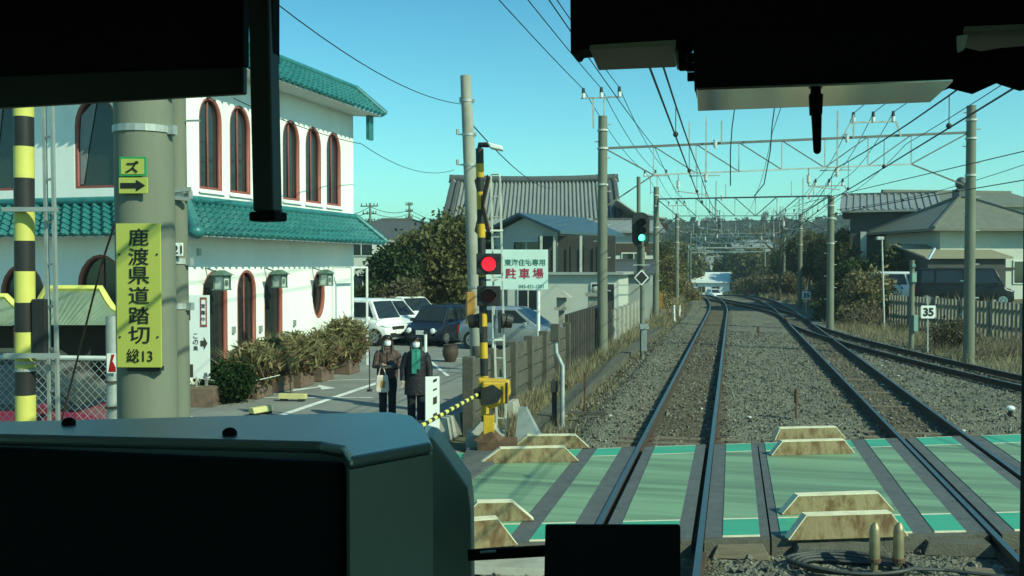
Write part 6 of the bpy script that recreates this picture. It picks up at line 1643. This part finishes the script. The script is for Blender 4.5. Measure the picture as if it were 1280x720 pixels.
# left bank beyond the green signal
for i, (px, d, py, rx, rz, m, lb) in enumerate(((838, 78, 340, 1.0, 1.5, 'straw', 'tall straw coloured scrub on the left bank beyond the green signal'),
     (838, 86, 322, 1.2, 1.8, 'mid_leaf', 'olive scrub on the left bank behind the straw coloured clump'),
     (866, 86, 372, .9, .9, 'straw', 'low rounded straw grass clump at the track edge far on the left'),
     (818, 74, 350, .9, 1.2, 'mid_leaf', 'olive bush behind the third left pole'),
     (828, 62, 380, .8, .8, 'straw', 'dry grass clump at the foot of the orange device'),
     (800, 88, 300, 2.0, 2.2, 'dark_leaf', 'dark tree behind the green signal, right of the temple skirt roof'))):
    b = G(px, d); b.z = float(tz(b.x, b.y)); tree('bank_shrub', lb, 'shrub', b, [bl(px, py, d, rx*.7, rx*.7, rz*.8), bl(px-6*rx, py+10, d-.5, rx*.6, rx, rz*.5), bl(px+7*rx, py+14, d+.4, rx*.7, rx, rz*.45), bl(px+2, py+18, d-.6, rx*1.1, rx, rz*.4)], K[m], int(80*rx*rz)+50, 40, .26, .10, .06, max(.4, Z(py, d)-b.z-rz*.4), 6)
for i, (px, d, py, rx, rz, m, lb) in enumerate(((1086, 52, 368, 1.4, 1.25, 'straw', 'big brown scrub bush around the thin lamp post on the right bank'),
     (1066, 56, 352, 1.1, 1.3, 'hedge_leaf', 'olive bush between the second right pole and the lamp post'),
     (1118, 55, 340, 1.0, 1.3, 'mid_leaf', 'upright shrub left of the black van on the right bank'),
     (1060, 62, 318, 1.3, 1.5, 'mid_leaf', 'tall green shrub in front of the dark house'),
     (1030, 84, 326, 1.7, 2.2, 'dark_leaf', 'dark tree just left of the second right pole'),
     (1008, 92, 318, 1.9, 2.2, 'mid_leaf', 'olive tree behind the third right pole'),
     (985, 116, 330, 2.0, 2.2, 'dark_leaf', 'dark tree on the cutting, second from the far end'),
     (962, 135, 345, 1.7, 1.6, 'brown_leaf', 'brown tree at the far end of the cutting'),
     (1046, 76, 326, 1.4, 1.9, 'brown_leaf', 'brown leafed tree behind the second right pole'),
     (985, 98, 352, 2.0, .8, 'brown_leaf', 'low brown scrub on the cutting slope behind the far 35 sign'),
     (1055, 54, 392, 1.7, .7, 'dark_leaf', 'low dark scrub at the foot of the second right pole'),
     (1036, 62, 366, 1.0, .7, 'brown_leaf', 'brown scrub right of the far 35 sign'),
     (1075, 50, 396, 1.0, .5, 'brown_leaf', 'low brown scrub in front of the lamp post'))):
    b = G(px, d); b.z = float(tz(b.x, b.y)); tree('bank_shrub' if rz < 1.6 else 'bank_tree', lb, 'shrub' if rz < 1.6 else 'tree', b, [bl(px, py, d, rx, rx, rz), bl(px+5, py+8, d-.4, rx*.8, rx, rz*.6)], K[m], int(110*rx*rz)+60, 48, .2, .12, .08, max(.4, Z(py, d)-b.z-rz*.3), 7)
for i, (px, d, py, rx, rz) in enumerate(((872, 190, 338, 4.5, 3.2), (898, 215, 335, 5, 3.6), (918, 180, 340, 3.6, 3.0), (942, 165, 338, 3.6, 3.4), (930, 240, 318, 6, 4.0), (885, 260, 316, 6, 4.0), (855, 170, 332, 3.6, 3.6), (906, 300, 306, 8, 4.6), (868, 300, 304, 8, 4.6), (950, 280, 308, 7, 4.6))):
    b = G(px, d); b.z = float(tz(b.x, b.y)); tree('valley_tree', 'dark far tree among the valley roofs under the gantries', 'tree', b, [bl(px, py, d, rx, rx, rz), bl(px+6, py+5, d-1, rx*.8, rx, rz*.7)], K['dark_leaf' if i % 3 else 'mid_leaf'], 150, 36, rx*.16, .45, .25, max(.6, Z(py, d)-b.z-rz*.3), 5, group='trees in the valley')
for px, d, py, rx, rz, lb in ((948, 122, 356, 2.2, 1.0, 'tan scrub on the bare end of the cutting slope'), (930, 132, 359, 1.8, .7, 'low tan scrub at the inside of the far curve'), (968, 110, 358, 1.6, .8, 'tan scrub right of the far curve below the wooded cutting'), (852, 98, 366, 1.3, .9, 'tan scrub left of the far curve')):
    b = G(px, d); b.z = float(tz(b.x, b.y)); tree('bank_shrub', lb, 'shrub', b, [bl(px, py, d, rx, rx, rz), bl(px+7, py+4, d-.8, rx*.8, rx, rz*.7)], K['brown_leaf' if px > 900 else 'straw'], 110, 40, .3, .16, .06, .5, 5)
for x_, z_, lb in ((-2.6, 6.9, 'left of the left track'), (1.25, 7.3, 'between the two main tracks'), (5.4, 6.8, 'right of the middle track')):
    wire('thin earth wire along the gantry beams, ' + lb, [(Vector((x_, -12, z_+.4)), Vector((x_, 33, z_)), .35), (Vector((x_, 33, z_)), Vector((x_, 53, z_-.4)), .25), (Vector((x_, 53, z_-.4)), Vector((x_-.3, 76, z_-.5)), .25), (Vector((x_-.3, 76, z_-.5)), Vector((x_-1.5, 112, z_-1.2)), .3)], .011, 'earth_wire', group='earth wires along the gantries')
# dark twiggy bush and bare trees
b = G(1192, 35.5, -.2); t = thing('twiggy_bush', 'low dark twiggy bush right of the near 35 sign', 'bush', b); k = MB()
for _ in range(110):
    s = b+Vector((random.uniform(-.8,.8), random.uniform(-.4,.4), 0)); e = s+Vector((random.uniform(-.6,.6), random.uniform(-.3,.3), random.uniform(.3,.85))); k.tube([s, s.lerp(e,.5)+Vector((random.uniform(-.1,.1),0,.08)), e], [.016,.011,.005], 4)
k.build('branches', K['bark'], t, recalc=False); leaf_mesh('foliage', crown_points([(b.x, b.y, .45, .9, .5, .42)], 120, 14, .12), .07, K['brown_leaf'], t)
for px, py, n_, sp, lb in ((1085, 408, 150, 1.5, 'tangle of dry tan twigs at the foot of the thin lamp post'), (1250, 446, 120, 1.6, 'dry tan brush before the concrete fence at the right picture edge'), (1052, 402, 110, 1.2, 'dry tangle of twigs beside the second right pole')):
    b = P(px, py, -.2); t = thing('dry_brush', lb, 'brush', b); k = MB()
    for _ in range(n_):
        s = b+Vector((random.uniform(-sp*.6, sp*.6), random.uniform(-.4, .4), 0)); e = s+Vector((random.uniform(-.8,.8), random.uniform(-.4,.4), random.uniform(.2,1.1))); k.tube([s, s.lerp(e,.55)+Vector((random.uniform(-.15,.15),0,.12)), e], [.013,.010,.005], 4)
    k.build('branches', K['dry_twig'], t, recalc=False)
def bare_tree(label, base, H, spread, n=5):
    t = thing('bare_tree', label, 'tree', base); k = MB()
    def grow(p, d, L_, r, lv):
        q = p+d*L_; k.tube([p, p.lerp(q,.5)+Vector((random.uniform(-.05,.05), 0, 0))*L_, q], [r, r*.8, r*.6], 5 if lv < 3 else 4, caps=False)
        if lv < 5:
            for _ in range(3 if lv < 4 else 2): 
                dd = (d+Vector((random.uniform(-1,1), random.uniform(-1,1), random.uniform(-.3,.7)))*spread).normalized(); grow(q, dd, L_*random.uniform(.58,.82), r*.58, lv+1)
    grow(Vector(base), Vector((0,0,1)), H*.3, H*.02, 0)
    k.build('trunk', K['bark'], t, recalc=False)
b = G(976, 92); b.z = float(tz(b.x, b.y)); bare_tree('bare winter tree with fine twigs above the wooded cutting', b, 9.5, .55)
b = G(1012, 84); b.z = float(tz(b.x, b.y)); bare_tree('smaller bare tree left of the dark house roof', b, 7.0, .55)

# far wooded hills as one mass
pts = []
for _ in range(1500):
    y = rng.uniform(230, 700); x = -y*.225 + rng.uniform(-.42, .62)*y; z_ = float(tz(x, y))
    h = rng.uniform(4, 9); r = rng.uniform(3, 6)
    n = 26; d_ = rng.normal(size=(n, 3)); d_ /= np.linalg.norm(d_, axis=1)[:, None]
    pts.append(np.array([x, y, z_+h*.55])+d_*np.array([r, r, h*.6])*(rng.random(n)**.4)[:, None])
o = leaf_mesh('far_wood', np.concatenate(pts), 2.6, K['far_leaf']); tag(o, kind='stuff')
# houses of the far town on the slope
for i in range(16):
    y = random.uniform(230, 420); px = random.uniform(850, 1010); b = G(px, y); b.z = float(tz(b.x, b.y))
    if i < 16: house('hillside_house', f'tiny far house on the wooded slope beyond the gantries', b, random.uniform(-.6, .6), random.uniform(6, 9), 7, random.uniform(5, 7), ('grey_wall','dark_wall')[i % 2], 'gable', ('kawara','brown_roof','kawara_dark')[i % 3], 2.2, .5, group='houses on the far slope')

# dry grass on the verges
def verge(n, fxy):
    out = []
    while len(out) < n:
        q = fxy()
        if q: out.append(q)
    return np.array(out)
def f_left():
    y = 16.2+random.random()**1.6*55; x = random.uniform(-4.35, -2.75)+float(bend(y))
    if x > -3.3 and random.random() < .8: return None
    return (x, y, float(tz(x, y)))
nz = lambda x, y: (math.sin(x*2.3+y*.9)+math.sin(y*1.7-x*1.1)+2)/4
def f_left_c():
    q = f_left()
    return q if q and random.random() < nz(q[0], q[1])**1.5 else None
o = blades('dry_grass', verge(16000, f_left_c), .30, .022, K['dry'], .9); tag(o, kind='stuff')
def f_right():
    y = random.uniform(24, 62); x0 = max(float(csid(y)), float(c2(y)))+1.5; x1 = float(fx(y))+(.2 if y > 40 else 1.5)
    if x1 < x0+.3: x1 = x0+.8
    x = random.uniform(x0, x1)
    return (x, y, float(tz(x, y))) if random.random() < nz(x, y) else None
o = blades('dry_grass', verge(14000, f_right), .42, .025, K['dry'], 1.0); tag(o, kind='stuff')
def f_bank():
    y = random.uniform(50, 110); s = random.random()
    x = float(fx(y))+random.uniform(-1.2, 4) if s < .6 else float(c1(y))-2.4-random.uniform(0, 4)
    return (x, y, float(tz(x, y)))
o = blades('dry_grass', verge(9000, f_bank), .6, .05, K['dry'], .9); tag(o, kind='stuff')
o = leaf_mesh('leaf_litter', np.array([(q[0], q[1], q[2]+.03) for q in verge(2500, f_left)]), .07, K['brown_leaf']); tag(o, kind='stuff')

# ================================================================== THE CAB WE LOOK OUT OF
cab = thing('train_cab', 'dark driver cab of the train we look out of, its shell around the window', 'train cab', (-.885, 0, .9))
k = MB(); k.box((-.885, -.4, 3.85), (2.8, 3.9, .08)); k.build('roof', K['cabwall'], cab)
for x in (-2.27, .505):                      # side walls out of view; openings added to let light onto the console
    k = MB(); k.box((x, -.4, 1.5), (.06, 3.8, 1.6)); k.box((x, -.4, 3.55), (.06, 3.8, .5)); k.box((x, -1.8, 2.8), (.06, 1.0, 1.0)); k.box((x, 1.0, 2.8), (.06, 1.0, 1.0)); k.build('side_wall', K['cabwall'], cab)
k = MB(); k.box((-.885, -2.3, 2.25), (2.7, .06, 3.1)); k.build('rear_wall', K['cabwall'], cab)
k = MB(); k.box((-.885, -.4, .75), (2.7, 3.8, .06)); k.build('floor', K['blackplastic'], cab)
k = MB(); k.box((-.885, 1.52, 1.45), (2.7, .08, 1.3)); k.box((-.885, 1.52, 3.68), (2.7, .08, .25)); k.build_each('front_panel', K['blackplastic'], cab)
k = MB(); k.box((-2.2, 1.52, 2.83), (.09, .08, 1.44)); k.box((.48, 1.52, 2.83), (.12, .08, 1.44)); k.build_each('window_pillar', K['blackplastic'], cab)

zc = 2.717
con = thing('driver_console', 'large dark instrument console with a blue-grey sheen on top, at the bottom left', 'console', P(300, 560, zc)-Vector((0,0,.6)))
pts = [P(-90, 541, zc), P(400, 552.5, zc), P(428, 558, zc), P(437, 572, zc), P(541, 553, zc), P(530, 531, zc), P(516, 519, zc), P(488, 514.5, zc), P(300, 519, zc), P(-90, 529, zc)]
low = [p-Vector((0, 0, .62)) for p in pts]
k = MB(); pin = [pts[i]-Vector((0,0,.012)) for i in range(len(pts))]
k.ext(pin, (0, 0, -.6)); k.build('console_body', K['cabgrey'], con)
k = MB(); k.ext([p-Vector((0,0,.0115)) for p in pts], (0, 0, .0115)); k.build('console_top', K['consoletop'], con, bevel=.004)
nrm = (pts[1]-pts[0]).cross(Vector((0,0,1))).normalized(); nrm = nrm if nrm.y < 0 else -nrm
f0 = pts[0]+nrm*.004-Vector((0,0,.010)); f1 = P(434, 562, zc)+nrm*.006-Vector((0,0,.010))
k = MB(); k.ext([f0, f1, f1-Vector((0,0,.6)), f0-Vector((0,0,.6))], nrm*.012); k.build('console_face', K['blackplastic'], con, bevel=.004)
sd = 1.30
k = MB(); side = [D(x, y, sd) for x, y in ((541, 548), (552, 562), (585, 609), (589, 640), (590, 760), (530, 760), (530, 545))]
k.ext(side, FWD*.10); k.build('side_panel', K['cabgrey'], con, bevel=.004)
for px, py in ((86, 529.5), (287, 542.5)):
    q = P(px, py, zc+.001); k = MB(); r_ = .0062*(1.0); k.ell(q+Vector((0,0,.001)), (r_*1.3, r_*1.3, r_), 14, 8); k.build('button', K['blackplastic'], con, smooth=True)
Yv = 1.30
visor = thing('sun_visor', 'black sun visor panel covering the top left of the window', 'sun visor', Yp(150, 60, Yv))
k = MB(); k.ext([Yp(-60, -60, Yv), Yp(304, -60, Yv), Yp(304, 82, Yv), Yp(-60, 96, Yv)], (0, .02, 0)); k.build('visor_panel', K['blackplastic'], visor, bevel=.003)
k = MB(); k.ext([Yp(-60, 96.5, Yv), Yp(304, 82.5, Yv), Yp(304, 117, Yv), Yp(-60, 138, Yv)], (0, .014, 0)); k.build('visor_hem', K['cabdark'], visor, bevel=.003)
Yb = 1.20
arm2 = thing('visor_rail', 'dark upright rail with a square foot beside the black sun visor', 'rail', Yp(326, 270, Yb))
k = MB(); k.ext([Yp(308, -60, Yb), Yp(334, -60, Yb), Yp(341, 264, Yb), Yp(315.5, 264, Yb)], (0, .03, 0)); k.build('rail', K['cabdark'], arm2, bevel=.003)
k = MB(); k.ext([Yp(334.5, -60, Yb+.01), Yp(341, -60, Yb+.01), Yp(341, 76, Yb+.01), Yp(336.5, 76, Yb+.01)], (0, .02, 0)); k.build('rail_flange', K['blackplastic'], arm2)
k = MB(); k.ext([Yp(310.5, 264.5, Yb-.005), Yp(343, 263.5, Yb-.005), Yp(343, 275.5, Yb-.005), Yp(310.5, 276.5, Yb-.005)], (0, .04, 0)); k.build('rail_foot', K['blackplastic'], arm2, bevel=.003)
mon = thing('cab_box', 'small black box at the bottom centre of the window, right of the console', 'equipment box', D(766, 700, .95))
k = MB(); k.ext([D(x, y, .95) for x, y in ((682, 657), (851, 657), (851, 790), (679, 790))], FWD*.008); k.build('box', K['blackplastic'], mon, bevel=.002)
rod = thing('cab_rod', 'thin black rod between the console and the small black box', 'rod', D(636, 690, 1.1))
k = MB(); k.cyl(D(585, 694, 1.1), D(690, 688, 1.1), .0065, n=10); k.build('rod', K['blackplastic'], rod); k = MB(); k.cyl(D(600, 690.5, 1.085), D(620, 689, 1.085), .0015, n=6); k.build('rod_mark', K['galv'], rod)
Ye = 1.12
eq = thing('overhead_equipment', 'bulky black equipment box hanging at the top right, with pale undersides', 'equipment box', Yp(1000, 60, Ye))
def slab(nm, pts_, m, par, y0=Ye, dy=.05, bv=.002):
    k = MB(); k.ext([Yp(x, y, y0) for x, y in pts_], (0, dy, 0)); return k.build(nm, K[m], par, bevel=bv)
slab('housing', [(712, -60), (1300, -60), (1300, 36), (1200, 42), (1200, 100), (1190, 104), (869, 115), (866, 52), (722, 62), (720, 67), (713, 67)], 'blackplastic', eq)
slab('side_lip', [(866, 40), (1196, 36), (1196, 102), (868, 114)], 'blackplastic', eq, Ye-.012, .011)
zU = Yp(790, 60, Ye).z
def under(nm, pts_, m, z_, th=.006):
    k = MB(); k.ext([P(x, y, z_) for x, y in pts_], (0, 0, th)); return k.build(nm, K[m], eq, bevel=.001)
under('left_underside', [(737, 62.5), (845, 56), (845, 84), (748, 88)], 'beige', zU)
slab('left_bracket', [(840, 56), (862, 54), (866, 88), (846, 86)], 'white_sign', eq, Ye+.03, .01)
k = MB()
for x, y in ((853, 61), (853, 72), (854, 83), (863, 84), (864, 96), (861, 60), (864, 72)): q = Yp(x, y, Ye+.018); k.box(q, (.0085, .012, .0085))
k.build('connector', K['blackplastic'], eq)
under('mirror_strip', [(871, 113), (1192, 102), (1163, 128), (872, 139)], 'mirror', 2.9+.192, .003)
under('right_panel', [(1205, 40), (1300, 36), (1300, 62), (1197, 68)], 'beige', Yp(1250, 38, Ye-.02).z)
slab('right_bracket', [(1196, 44), (1212, 42), (1206, 62), (1197, 66)], 'white_sign', eq, Ye-.016, .005)
k = MB()
for pts_ in (((1190, 66), (1225, 74), (1250, 70), (1300, 66)), ((1185, 100), (1215, 108), (1240, 96), (1300, 78)), ((1190, 84), (1230, 90), (1262, 84), (1300, 88)), ((1240, 72), (1255, 98), (1275, 104), (1300, 98)), ((1180, 92), (1210, 98), (1300, 72))):
    k.tube([Yp(x, y, Ye+.012) for x, y in pts_], .0085, 8)
k.build('cable_bundle', K['blackplastic'], eq, smooth=True)
k = MB(); k.ext([Yp(x, y, Ye-.02) for x, y in ((1012, 117), (1029, 117), (1028, 142), (1013, 142))], (0, .015, 0)); k.tube([Yp(1020.5, 140, Ye-.012), Yp(1021.5, 188, Ye-.012)], [.0058, .0042], 10); k.cyl(Yp(1019, 108, Ye-.012), Yp(1020, 118, Ye-.012), .0055, n=10); k.ell(Yp(1021.5, 188, Ye-.012), (.0042, .0042, .0042), 10, 6)
k.build('latch_rod', K['blackplastic'], eq)

# ================================================================== HAZE over the whole place
hz = MB(); hz.box((100, 760, 26), (2000, 1900, 80)); hm = bpy.data.materials.new('thin_haze'); hm.use_nodes = True
ht_ = hm.node_tree; ht_.nodes.clear(); ho = ht_.nodes.new('ShaderNodeOutputMaterial'); hv = ht_.nodes.new('ShaderNodeVolumePrincipled')
hv.inputs['Color'].default_value = (.80, .95, .93, 1); hv.inputs['Density'].default_value = .0006; hv.inputs['Anisotropy'].default_value = .3
ht_.links.new(hv.outputs[0], ho.inputs['Volume'])
tag(hz.build('haze', hm), kind='stuff')
